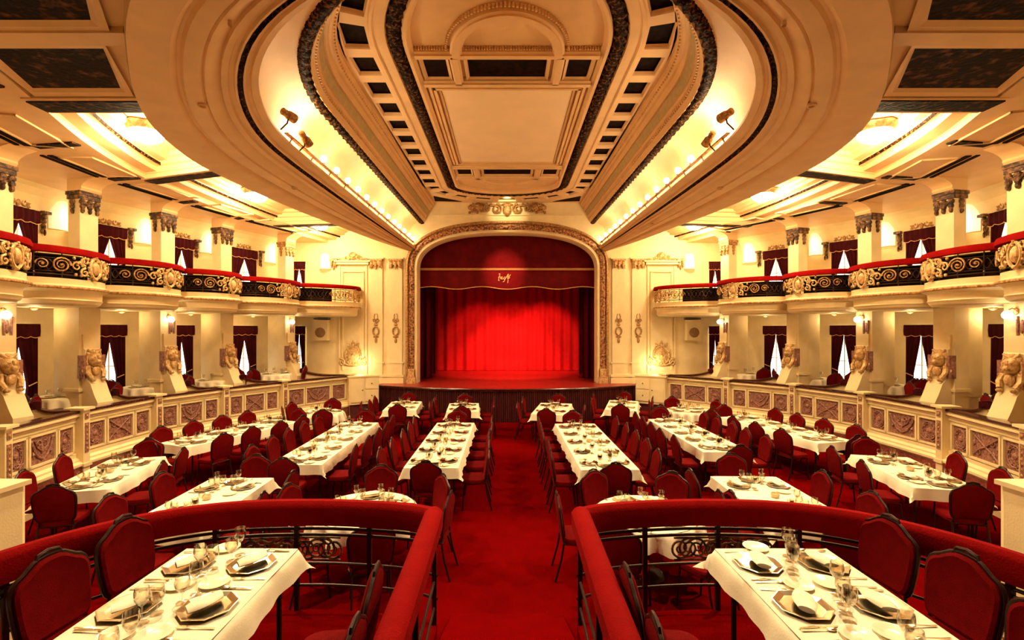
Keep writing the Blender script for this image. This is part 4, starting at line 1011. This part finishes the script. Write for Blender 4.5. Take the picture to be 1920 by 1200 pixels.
# plaque above the arch
mb = MB(); it = [('b', 0, -.03, .15, .22, .08), ('t', [(-.12, .12), (0, .16), (.12, .12)], .04), ('b', 0, .15, .2, .06, .06)]
for q in (-1, 1):
    it += [('s', q*.34, .0, .17, 1.6, pi/2, q, .04), ('s', q*.68, .02, .13, 1.5, pi/2, -q, .035), ('b', q*.95, .04, .16, .13, .07), ('b', q*1.22, .05, .14, .10, .06), ('f', q*.8, .1, .5, (0.1 if q > 0 else pi-.1), .1), ('f', q*.95, -.05, .4, (-.15 if q > 0 else pi+.15), .08), ('b', q*.5, .13, .14, .05, .05)]
    it += [('b', q*(.85+.09*k), -.08+.05*sin(k*2.1), .045, .05, .07) for k in range(6)]
    it += [('f', q*(.5+.16*k), .08, .16, pi/2-q*.4, .045) for k in range(5)]
relief(mb, (0, YW-.05, 7.06), (1, 0, 0), (0, 0, 1), (0, -1, 0), it)
one(mb, 'scroll_plaque', 'gold', 'wide gilt leaf and scroll ornament on the wall above the stage arch', 'ornament', (0, YW, 7.0))
struct(MB().box((0, YW-.02, 6.86), (5.2, .04, .03)), 'trim_3', 'plaster', smooth=False)
light('SPOT', 'plaque_spot', (0, 15.7, 7.2), 22, (1, .8, .42), .05, target=(0, YW, 7.0), size=1.5)
# small cream cabinets between parapet and stage
for s in (-1, 1):
    t = thing('cabinet', 'small cream cabinet with one door and two drawers at %s corner of stage' % SN[s], 'cabinet', (s*4.62, 15.3, 0), rz=math.atan2(.5, .85)*(1 if s < 0 else -1))
    MB().box((0, 0, .28), (.8, .4, .56)).build('plinth', 'stageskirt', t, smooth=False)
    MB().box((0, 0, .99), (.92, .5, .86)).box((0, 0, 1.43), (.98, .56, .04)).build('body', 'plaster', t, smooth=False)
    dr = MB().box((-s*-.22, -.26, 1.0), (.40, .03, .74)).build('door', 'plaster', t, smooth=False); MB().ball((s*.06, -.285, 1.0), .018, 8, 5).build('knob', 'iron', dr)
    for z in (.82, 1.2):
        dw = MB().box((-s*.23, -.26, z), (.40, .03, .34)).build('drawer', 'plaster', t, smooth=False); MB().ball((-s*.23, -.285, z), .018, 8, 5).build('knob', 'iron', dw)

# ================================================================ the stage
def front(x): return 14.95+1.05*(abs(x)/4.3)**2.2
xs = [-4.3+8.6*k/60 for k in range(61)]
st = thing('stage', 'low stage with dark red boards and pleated skirt under the arch', 'stage', (0, 16, 0), world=True)
poly = [(x, front(x)) for x in xs]+[(4.3, YW-.02), (3.15, YW-.02), (3.15, YW+.6), (5.2, YW+.6), (5.2, 22.4), (-5.2, 22.4), (-5.2, YW+.6), (-3.15, YW+.6), (-3.15, YW-.02), (-4.3, YW-.02)]
MB().prism(poly, .98, 1.05).build('stage_floor', 'stagefloor', st, smooth=False)
MB().tube([(x, front(x)-.01, 1.03) for x in xs], .03, 6).build('edge_moulding', 'wood', st)
rows = []
xs2 = [-4.3+8.6*k/700 for k in range(701)]
for k, x in enumerate(xs2): rows.append([(x, front(x)+.05+.022*sin(k*1.15)+.01*sin(k*.37), z) for z in (0.01, .5, 1.0)])
MB().grid(rows).build('pleated_skirt', 'stageskirt', st)
def hung(name, x0, x1, y, z0, z1, mat, label, cat='curtain', amp=.09, per=.26, n=None, bot=None, par=None):
    L = abs(x1-x0); n = n or int(L/per*10); rows = []
    for k in range(n+1):
        u = k/n; x = x0+(x1-x0)*u; ph = 2*pi*u*L/per+1.3*sin(u*9); dy = amp*(.55*sin(ph)+.25*sin(ph*.53+1))
        b = bot(u) if bot else z0
        rows.append([(x, y+dy*(.6+.4*j/6), z1+(b-z1)*j/6) for j in range(7)])
    mb = MB().grid(rows)
    if par is not None: return mb.build(name, mat, par)
    return one(mb, name, mat, label, cat, ((x0+x1)/2, y, z0))
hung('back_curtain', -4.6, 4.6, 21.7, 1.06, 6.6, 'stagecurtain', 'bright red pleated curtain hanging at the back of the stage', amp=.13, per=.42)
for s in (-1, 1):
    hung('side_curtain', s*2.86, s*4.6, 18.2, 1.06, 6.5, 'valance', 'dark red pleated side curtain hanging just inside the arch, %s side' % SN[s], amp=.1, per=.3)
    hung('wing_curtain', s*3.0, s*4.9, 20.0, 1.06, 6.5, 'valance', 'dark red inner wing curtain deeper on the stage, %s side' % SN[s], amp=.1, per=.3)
pv = thing('pelmet', 'dark red stage pelmet with gold braid, wavy lower edge and script emblem', 'pelmet', (0, 17.15, 4.4), world=True)
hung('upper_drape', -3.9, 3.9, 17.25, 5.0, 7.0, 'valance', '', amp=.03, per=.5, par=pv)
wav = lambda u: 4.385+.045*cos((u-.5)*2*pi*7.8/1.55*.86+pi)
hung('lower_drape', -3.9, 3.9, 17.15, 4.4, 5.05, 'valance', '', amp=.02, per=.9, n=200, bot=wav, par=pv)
MB().tube([(-3.9+7.8*k/160, 17.11, wav(k/160)) for k in range(161)], .014, 5).build('lower_braid', 'trimgold', pv)
for z in (5.075, 5.03): MB().tube([(-3.9, 17.11, z), (3.9, 17.11, z)], .012, 5).build('upper_braid', 'trimgold', pv)
em = MB()
for pts in ([(-.20, .13), (-.17, .16), (-.16, .12), (-.20, -.02), (-.21, -.10), (-.17, -.08)], [(-.22, .02), (-.15, .05), (-.13, -.04), (-.09, -.02), (-.07, .04), (-.11, .03), (-.10, -.05), (-.03, -.02)],
            [(-.03, -.02), (.01, .05), (-.02, -.03), (.02, -.06), (.06, .05), (-.01, -.12), (-.06, -.14)], [(.06, .0), (.12, .12), (.15, .14), (.12, .02), (.13, -.06), (.12, -.18)], [(.08, .05), (.15, .03), (.2, .1), (.22, .12)], [(.10, -.02), (.17, -.01), (.19, .03)]):
    em.tube([(x-.1, 17.10, 4.74+z) for x, z in [(p[0], p[1]) for p in smoothc([(a, b, 0) for a, b in pts], 16)]], .011, 5)
em.build('script_emblem', 'trimgold', pv)
struct(MB().box((0, 22.5, 3.8), (10.6, .1, 7.6)).box((-5.3, 19.7, 3.8), (.1, 5.7, 7.6)).box((5.3, 19.7, 3.8), (.1, 5.7, 7.6)).box((0, 19.6, 7.6), (10.6, 6, .1)), 'wall_stage', 'valance', smooth=False)
# stage lighting: red washes from lamps above, a warm spot on the pelmet
for x, tx, pw in ((-1.6, -1.1, 260), (.3, .3, 260), (1.9, 1.6, 420)):
    light('SPOT', 'stage_lamp', (x, 17.9, 5.6), pw, (1, .14, .10), .12, target=(tx, 21.6, 2.0), size=.86, blend=.6)
light('SPOT', 'stage_floor_lamp', (0, 18.5, 5.8), 700, (1, .13, .08), .12, target=(0, 20.3, 1.05), size=1.2, blend=.5)
light('SPOT', 'pelmet_spot', (-.15, 12.5, 7.15), 1500, (1, .42, .25), .05, target=(-.1, 17.15, 5.0), size=.36, blend=1.0)
# ================================================================ railings of the terrace
def railing(s):
    t = thing('railing', 'curved red velvet railing with dark bars around the %s terrace table and aisle' % SN[s], 'railing', (s*.55, 3.72, TER), world=True, group='velvet railings')
    cur = smoothc([(x, y, 0) for x, y in rail_curve(s)[:11]], 90); cur = [(p[0], p[1]) for p in cur]
    aisle = [(s*.515, -.6), (s*.52, 1.0), (s*.545, 2.6), (s*.565, 3.70)]
    def pad(pts, h, w, top, name):
        pr = [(-w*.5, top-h), (-w*.52, top-h*.25), (-w*.42, top-.02), (-w*.2, top), (w*.2, top), (w*.42, top-.02), (w*.52, top-h*.25), (w*.5, top-h), (-w*.5, top-h)]
        sweep2(MB(), pts, pr).build(name, 'velvet', t)
    pad(cur, .19, .12, 1.50, 'velvet_rail')
    A2 = resample([(a, b, 0) for a, b in aisle], 30); A2 = [(p[0], p[1]) for p in A2]
    pad(A2, .15, .135, 1.53, 'aisle_rail')
    MB().ball((s*.565, 3.71, 1.46), (.07, .07, .07), 12, 8).build('rail_end', 'velvet', t)
    for z, r in ((1.265, .013), (1.215, .013), (.98, .011), (.80, .011)):
        MB().tube([(x, y, z) for x, y in cur], r, 6).build('bar', 'metal', t)
    for z, r in ((1.345, .012), (1.26, .012), (.95, .011), (.75, .011)):
        MB().tube([(x+s*-.045*0, y, z) for x, y in A2], r, 6).build('bar', 'metal', t)
    L = sum((V2(a)-V2(b)).length for a, b in zip(cur, cur[1:])); cc = resample([(x, y, 0) for x, y in cur], 400)
    n = 9
    for k in range(n):
        x, y, _ = cc[int(399*(k+.0)/n)] if k else cc[2]
        MB().box((x, y, (TER+1.33)/2), (.035, .035, 1.33-TER)).build('post', 'metal', t, smooth=False)
    for y in (.4, 1.6, 2.8):
        MB().box((s*.535, y, (TER+1.40)/2), (.035, .035, 1.40-TER)).build('post', 'metal', t, smooth=False)
    # scrolled iron panel between two bars
    sc = MB()
    for k in range(10):
        i = int(66+54*k/10); p = V2(cc[i]); q = V2(cc[i+3]); d = (q-p).normalized()
        relief(sc, (p.x, p.y, 1.10), (d.x, d.y, 0), (0, 0, 1), (-d.y, d.x, 0), [('s', 0, 0, .085, 1.8, k*1.3, 1 if k % 2 else -1, .011)])
    for z in (1.19, 1.01): sc.tube([cc[i][:2]+(z,) for i in range(62, 124, 3)], .008, 5)
    tag(sc.build('scroll_panel', 'darkgilt', t), kind='stuff')
for s in (-1, 1): railing(s)

# ================================================================ chairs
def make_chair():
    t = thing('banquet_chair', 'x', 'chair', group='red banquet chairs')       # faces local +y
    mb = MB(); rows = []
    for z, k in ((.425, .93), (.43, 1.0), (.47, 1.02), (.49, .97), (.498, .80)):
        rows.append([(.215*k*math.copysign(abs(cos(a))**.55, cos(a)), .02+.205*k*math.copysign(abs(sin(a))**.55, sin(a)), z) for a in [2*pi*j/20 for j in range(20)]])
    mb.grid(rows, closed=True, cap=True).build('seat', 'fabric', t)
    # crown back: outline, dished front
    ol = [(.165, .50), (.195, .54), (.210, .64), (.218, .75), (.215, .81), (.190, .855), (.14, .882), (.09, .918), (.05, .935), (0, .938)]
    full = ol+[(-x, z) for x, z in reversed(ol[:-1])]; full = [(p[0], p[1]) for p in smoothc([(x, z, 0) for x, z in full], 34)]
    def yb(z): return -.175-.13*(z-.5)
    mb = MB(); rows = []
    for dy, k in ((.022, .80), (.032, .92), (.022, 1.0), (-.012, 1.0), (-.02, .93)):
        rows.append([(x*k, yb(.7+(z-.7)*k)+dy, .715+(z-.715)*k) for x, z in full])
    mb.grid(rows, closed=True, cap=True).build('backrest', 'fabric', t)
    fr = MB(); fr.tube([(x*1.05, yb(z)-.002, .715+(z-.715)*1.04) for x, z in full], .0125, 6)
    fr.tube([(-.075, yb(.93), .930), (-.06, yb(.95), .962), (0, yb(.96), .975), (.06, yb(.95), .962), (.075, yb(.93), .930)], .011, 6)
    for sx in (-1, 1): fr.tube([(sx*.165, yb(.52), .53), (sx*.185, -.17, .43), (sx*.185, .0, .42), (sx*.185, .17, .42)], .012, 6)
    fr.tube([(-.185, .16, .42), (.185, .16, .42)], .011, 6).tube([(-.185, -.17, .42), (.185, -.17, .42)], .011, 6)
    fr.build('back_frame', 'metal', t)
    for sx in (-1, 1):
        MB().tube([(sx*.185, .165, .42), (sx*.195, .20, .0)], .0125, 6).build('leg', 'metal', t)
        MB().tube([(sx*.185, -.17, .43), (sx*.19, -.20, .25), (sx*.195, -.27, .0)], .0125, 6).build('leg', 'metal', t)
    return t
CH = Proto(make_chair())
def chair(x, y, z, rz, label, group): return CH((x, y, z), rz+random.uniform(-.07, .07), label, group)

# ================================================================ the things on a place
def make_charger():
    t = MB(); n = 8; rows = []
    def oct(r, z): return [(r*cos(pi/8+pi/4*k), r*sin(pi/8+pi/4*k), z) for k in range(8)]
    t.grid([oct(.09, .001), oct(.10, .0), oct(.155, .014), oct(.157, .018), oct(.15, .018), oct(.115, .006), oct(.105, .005)], closed=True, cap=True)
    return tag(t.build('charger_plate', 'silver', ang=12), 'x', 'plate')
def make_bread():
    return tag(MB().lathe([(.045, 0), (.048, .002), (.085, .012), (.086, .015), (.08, .015), (.048, .006), (.02, .005)], n=24).build('bread_plate', 'china', ang=50), 'x', 'plate')
def make_napkin():
    mb = MB(); rows = []
    for k in range(9):
        u = k/8; x = -.095+.19*u
        e_ = max(.12, sin(pi*min(max(u, .06), .94))**.22); rows.append([(x+.012*cos(a), .058*cos(a)*e_, .019+.019*sin(a)*e_*(1+.3*sin(u*7))) for a in [2*pi*j/12 for j in range(12)]])
    return tag(mb.grid(rows, closed=True, cap=True).build('napkin', 'cloth'), 'x', 'napkin')
def make_glass(name, h, r, stem, tum=False):
    mb = MB()
    mb.lathe([(.032, 0), (.033, .002), (.006, .006), (.004, stem*.5), (.005, stem), (r*.55, stem+.012), (r*.95, stem+(h-stem)*.4), (r, stem+(h-stem)*.6), (r*.88, h), (r*.86, h), (r*.97, stem+(h-stem)*.6), (r*.9, stem+(h-stem)*.4), (r*.5, stem+.018), (.001, stem+.012)], n=14)
    return tag(mb.build(name, 'glass', ang=60), 'x', 'glass')
def make_fork():
    mb = MB(); mb.grid([[(-w, y, z), (w, y, z), (w, y, z+.003), (-w, y, z+.003)] for y, w, z in ((-.10, .006, .002), (-.06, .005, .002), (.02, .003, .008), (.045, .010, .006), (.055, .011, .004))], closed=True, cap=True)
    for k in range(4): mb.box((-.009+.006*k, .078, .006), (.003, .048, .003))
    return tag(mb.build('fork', 'silver', smooth=False), 'x', 'fork')
def make_knife():
    mb = MB(); mb.grid([[(-w, y, .002), (w, y, .002), (w*.8, y, .002+h), (-w*.8, y, .002+h)] for y, w, h in ((-.11, .006, .006), (-.02, .006, .007), (-.01, .004, .004), (0, .008, .003), (.08, .009, .002), (.11, .002, .002))], closed=True, cap=True)
    return tag(mb.build('knife', 'silver', ang=50), 'x', 'knife')
def make_spoon():
    mb = MB(); mb.grid([[(-w, y, z), (w, y, z), (w, y, z+.003), (-w, y, z+.003)] for y, w, z in ((-.10, .006, .002), (-.06, .005, .002), (.035, .003, .008))], closed=True, cap=True)
    mb.ball((0, .06, .007), (.017, .028, .006), 10, 5); return tag(mb.build('spoon', 'silver'), 'x', 'spoon')
def make_votive():
    t = thing('candle_bowl', 'x', 'candle')
    MB().lathe([(.03, 0), (.045, .005), (.052, .03), (.05, .055), (.046, .055), (.047, .03), (.04, .012)], n=18).build('bowl', 'candle', t)
    MB().lathe([(.036, .012), (.037, .035), (.02, .037)], n=14).build('wax', 'china', t)
    return t
P = {k: Proto(f) for k, f in dict(charger=make_charger(), bread=make_bread(), napkin=make_napkin(), wine=make_glass('wine_glass', .19, .038, .09), goblet=make_glass('water_goblet', .15, .04, .055),
     fork=make_fork(), knife=make_knife(), spoon=make_spoon(), candle=make_votive()).items()}
WORD = dict(charger='octagonal silver charger', bread='small white bread plate', napkin='rolled white napkin', wine='wine glass', goblet='water goblet', fork='silver fork', knife='silver knife', spoon='silver spoon')
FULL = [('charger', 0, .19, 0), ('napkin', 0, .19, .02), ('bread', -.235, .30, 0), ('fork', -.185, .13, 0), ('knife', .185, .15, 0), ('spoon', .215, .14, 0), ('wine', .13, .345, 0), ('goblet', .05, .37, 0)]
MAIN = [('charger', 0, .19, 0), ('napkin', 0, .19, .02), ('bread', -.25, .24, 0), ('fork', -.185, .15, 0), ('knife', .185, .15, 0), ('wine', .17, .34, 0), ('goblet', .08, .36, 0)]
FAR = [('charger', 0, .19, 0), ('napkin', 0, .19, .02), ('wine', .17, .34, 0), ('goblet', .07, .36, 0), ('bread', -.23, .24, 0)]
CNT = {}
GRP = dict(charger='silver chargers on the tables', bread='bread plates on the tables', napkin='napkins on the chargers', wine='wine glasses on the tables', goblet='water goblets on the tables', fork='forks on the tables', knife='knives on the tables', spoon='spoons on the terrace tables')
def setting(ex, ey, ang, z, kit, where):
    """ex, ey: point on the table edge, ang: direction of local +y (towards the table's middle)"""
    c, s_ = cos(ang-pi/2), sin(ang-pi/2)
    for k, x, y, dz in kit:
        x += random.uniform(-.012, .012); y += random.uniform(-.012, .012)
        zz = z+dz
        r = ang-pi/2+random.uniform(-.08, .08)+(random.uniform(-.6, .6) if k == 'napkin' else 0)
        P[k]((ex+c*x-s_*y, ey+s_*x+c*y, zz), r, '%s, %s' % (WORD[k], where), GRP[k])

def cloth_rect(w, l, o=.17, seed=0):
    rnd = random.Random(seed); mb = MB(); rows = []
    nx, ny = int((w+2*o)/.055), int((l+2*o)/.055); ph = [rnd.uniform(0, 6) for _ in range(6)]
    for j in range(ny+1):
        row = []
        for i in range(nx+1):
            x = -(w/2+o)+(w+2*o)*i/nx; y = -(l/2+o)+(l+2*o)*j/ny
            cx, cy = max(-w/2, min(w/2, x)), max(-l/2, min(l/2, y)); dx, dy = x-cx, y-cy; d = sqrt(dx*dx+dy*dy)
            if d < 1e-6: row.append((x, y, .004+.0015*sin(x*9+ph[0])*sin(y*5+ph[1]))); continue
            ux, uy = dx/d, dy/d; run = (y*ux*ux+x*uy*uy)
            out = .012+d*(.16+.09*sin(run*9+ph[2])+.05*sin(run*23+ph[3])); corner = min(abs(dx), abs(dy))/max(o, .01)
            out += d*.35*corner
            row.append((cx+ux*out, cy+uy*out, .004-d*(.95-.12*corner)+.0*out))
        rows.append(row)
    return mb.grid(rows)
def cloth_round(r, o=.2, seed=0):
    rnd = random.Random(seed); mb = MB(); rows = []; a0 = rnd.uniform(0, 6)
    for k, (rr, z) in enumerate(((.001, .004), (r*.5, .004), (r*.97, .004), (r+.01, -.01), (r+.02, -.06), (r+.035, -o*.6), (r+.04, -o))):
        amp = 0 if k < 4 else .022*(k-3)
        rows.append([((rr+amp*sin(14*a+a0))*cos(a), (rr+amp*sin(14*a+a0))*sin(a), z+(0 if k < 5 else .02*sin(4*a+a0))) for a in [2*pi*q/84 for q in range(84)]])
    return mb.grid(rows, closed=True)
NUM = ['one', 'two', 'three', 'four', 'five', 'six', 'seven', 'eight']
seedn = 0
def table_rect(desc, cx, cy, w, l, rz, n, ends=(1, 1), z=0, kit=MAIN, o=.17, yoff=0, skip=(), pull=0, sh=0, groupc='red banquet chairs at the floor tables', n2=None, tabk='long'):
    global seedn
    seedn += 1; H = .735
    c, s_ = cos(rz), sin(rz)
    def Wp(x, y): return (cx+c*x-s_*y, cy+s_*x+c*y)
    t = thing('dining_table', 'dark-legged table under the white cloth, %s' % desc, 'table', (cx, cy, z), rz, 'tables under white cloths')
    MB().box((0, 0, H-.0125), (w, l, .025)).build('table_top', 'wood', t, smooth=False)
    for sx in (-1, 1):
        for sy in (-1, 1): MB().tube([(sx*(w/2-.08), sy*(l/2-.12), H-.02), (sx*(w/2-.08), sy*(l/2-.12), 0)], .018, 8).build('leg', 'metal', t)
    cl = cloth_rect(w+.01, l+.01, o, seedn).build('tablecloth', 'cloth', ang=60); cl.location = (cx, cy, z+H); cl.rotation_euler = (0, 0, rz)
    tag(cl, 'white linen cloth with hanging corners, %s' % desc, 'tablecloth', 'white tablecloths')
    zt = z+H+.0065
    for sd, nn in ((-1, n), (1, n2 or n)):
        side = 'left side' if sd < 0 else 'right side'
        for k in range(nn):
            y = -l/2+l*(k+.5)/nn+yoff; wh = '%s, %s, seat %s' % (desc, side, NUM[k])
            ex, ey = Wp(sd*w/2, y); ang = rz+(0 if sd < 0 else pi)
            setting(ex, ey, ang, zt, kit, wh)
            if (sd, k) in skip or (pull and sd*cx > 0): continue
            px, py = Wp(sd*(w/2+.20+pull+random.uniform(-.02, .05)), y+(sh if sd*(1 if cx < 0 else -1) < 0 else 0))
            chair(px, py, z, ang-pi/2, 'red banquet chair, %s' % wh, groupc)
    for q, on in zip((-1, 1), ends):
        if not on: continue
        wh = '%s, %s end seat' % (desc, 'camera' if q < 0 else 'stage')
        ex, ey = Wp(0, q*l/2); ang = rz+(pi/2 if q < 0 else -pi/2)
        if l > 1.2: setting(ex, ey, ang, zt, kit if kit is not FULL else MAIN, wh)
        px, py = Wp(0, q*(l/2+.22)); chair(px, py, z, ang-pi/2, 'red banquet chair, %s' % wh, groupc)
    P['candle']((*Wp(0, yoff), zt), 0, 'small amber glass candle bowl, middle of %s' % desc, 'candle bowls on the tables')
def table_round(desc, cx, cy, r, angs, kit=MAIN, z=0, groupc='red banquet chairs at the round tables', o=.22):
    global seedn
    seedn += 1; H = .735
    t = thing('round_table', 'round table under the white cloth, %s' % desc, 'table', (cx, cy, z), 0, 'round tables under white cloths')
    MB().lathe([(r, H-.025), (r, H)], n=36).build('table_top', 'wood', t); MB().lathe([(.22, 0), (.2, .03), (.05, .06), (.04, H-.03)], n=16).build('pedestal', 'metal', t)
    cl = cloth_round(r, o, seedn).build('tablecloth', 'cloth', ang=70); cl.location = (cx, cy, z+H); tag(cl, 'round white linen cloth with wavy hem, %s' % desc, 'tablecloth', 'white tablecloths')
    for k, a in enumerate(angs):
        a = radians(a); wh = '%s, seat %s clockwise' % (desc, NUM[k]); ex, ey = cx+r*cos(a), cy+r*sin(a)
        setting(ex, ey, a+pi, z+H+.0065, kit, wh)
        chair(cx+(r+.22)*cos(a), cy+(r+.22)*sin(a), z, a+pi/2, 'red banquet chair, %s' % wh, groupc)
    P['candle']((cx, cy, z+H+.0065), 0, 'small amber glass candle bowl, middle of %s' % desc, 'candle bowls on the tables')

ROUNDKIT = [k for k in MAIN if k[0] not in ('fork',)]
table_rect('long table left of aisle', -1.195, 9.33, .85, 3.62, 0, 5)
table_rect('long table right of aisle', 1.57, 9.22, .90, 3.60, .01, 5)
table_rect('second long table left', -3.41, 9.43, .84, 3.46, .01, 5)
table_rect('second long table right', 3.86, 10.05, .82, 3.1, .02, 5)
table_rect('slanted table by left parapet', -5.76, 10.2, .82, 2.6, -.38, 4)
table_rect('slanted table by right parapet', 6.0, 10.6, .84, 2.8, .23, 4)
table_rect('short table by left parapet', -6.0, 7.25, .80, 1.72, .26, 2)
table_rect('short table by right parapet', 6.17, 7.35, .84, 1.76, -.22, 2)
table_rect('table behind left railing', -3.82, 6.1, .86, 1.76, .04, 2)
table_rect('table behind right railing', 3.45, 6.18, .92, 1.76, -.03, 2)
table_round('round table behind left railing', -1.72, 5.82, .60, (95, 35, -5, -70, -125, 170), kit=ROUNDKIT)
table_round('round table behind right railing', 1.64, 5.68, .60, (115, 55, 5, -60, -120, 178), kit=ROUNDKIT)
table_rect('stage-front table farthest left', -2.95, 13.65, .86, 1.55, .08, 2, kit=FAR)
table_rect('stage-front table left of aisle', -1.22, 13.35, .82, 1.45, .06, 2, kit=FAR)
table_rect('stage-front table right of aisle', 1.25, 13.15, .88, 1.9, -.2, 2, kit=FAR, skip=((1, 1),))
table_rect('stage-front table farthest right', 3.30, 13.75, .84, 1.8, -.28, 2, kit=FAR)
table_round('round table by left parapet end', -4.82, 12.55, .52, (95, 20, -70, -150, 165), kit=FAR)
table_round('round table by right parapet end', 4.85, 12.9, .54, (95, 20, -75, -150, 165), kit=FAR)
# terrace tables: seats one .. four counted from the camera
table_rect('terrace table left', -1.89, 2.20, .80, 2.45, 0, 5, (0, 0), TER, FULL, o=.16, pull=.33, sh=0, skip=((1, 4),), groupc='red banquet chairs on the terrace', tabk='t')
table_rect('terrace table right', 1.88, 2.20, .80, 2.45, 0, 5, (0, 0), TER, FULL, o=.16, pull=.33, sh=0, skip=((-1, 4),), groupc='red banquet chairs on the terrace', tabk='t')

for s in (-1, 1):
    for k, (x, y) in enumerate(((2.50, 3.40), (2.53, 2.87), (2.53, 2.32), (2.55, 1.8))):
        chair(s*x, y, TER, math.atan2(-.12, -s*1.0)-pi/2, 'red banquet chair between terrace table and curved railing, %s side, %s' % (SN[s], ('nearest the stage', 'second from the stage', 'third from the stage', 'fourth from the stage')[k]), 'red banquet chairs on the terrace')
# ================================================================ tables in the boxes
for s in (-1, 1):
    D = SIDE[s]
    for i in range(1, 6):
        a, b, pa, pb = V2(D['back'][i]), V2(D['back'][i+1]), V2(D['post'][i]), V2(D['post'][i+1])
        m = ((pa+pb)/2-(a+b)/2).normalized(); e = Vector((-m.y, m.x)); c = a.lerp(b, .58)+m*.98
        desc = '%s box table, %s' % (SN[s], ['', 'nearest camera', 'second', 'middle', 'fourth', 'nearest stage'][i])
        t = thing('box_table', 'small round table under cloth, %s' % desc, 'table', (c.x, c.y, .8), 0, 'small tables in the boxes')
        MB().lathe([(.51, .70), (.51, .73)], n=24).build('table_top', 'wood', t); MB().lathe([(.18, 0), (.16, .03), (.04, .05), (.035, .7)], n=12).build('pedestal', 'metal', t)
        cl = cloth_round(.52, .2, 50+i).build('tablecloth', 'cloth', ang=70); cl.location = (c.x, c.y, 1.53); tag(cl, 'small white tablecloth, %s' % desc, 'tablecloth', 'white cloths on the box tables')
        st_ = 1 if e.y > 0 else -1
        for k, d in enumerate(((e*st_-m*.15).normalized(), (m+e*st_*.5).normalized(), (m*.1-e*st_).normalized())):
            wh = desc+', '+('stage side', 'parapet side', 'camera side')[k]
            chair(c.x+d.x*.68, c.y+d.y*.68, .8, math.atan2(-d.y, -d.x)-pi/2, 'red banquet chair, %s' % wh, 'red chairs in the boxes')
            setting(c.x+d.x*.50, c.y+d.y*.50, math.atan2(-d.y, -d.x), 1.5365, [('charger', 0, .17, 0), ('napkin', 0, .17, .02), ('wine', .15, .26, 0), ('goblet', -.13, .27, 0)], wh)
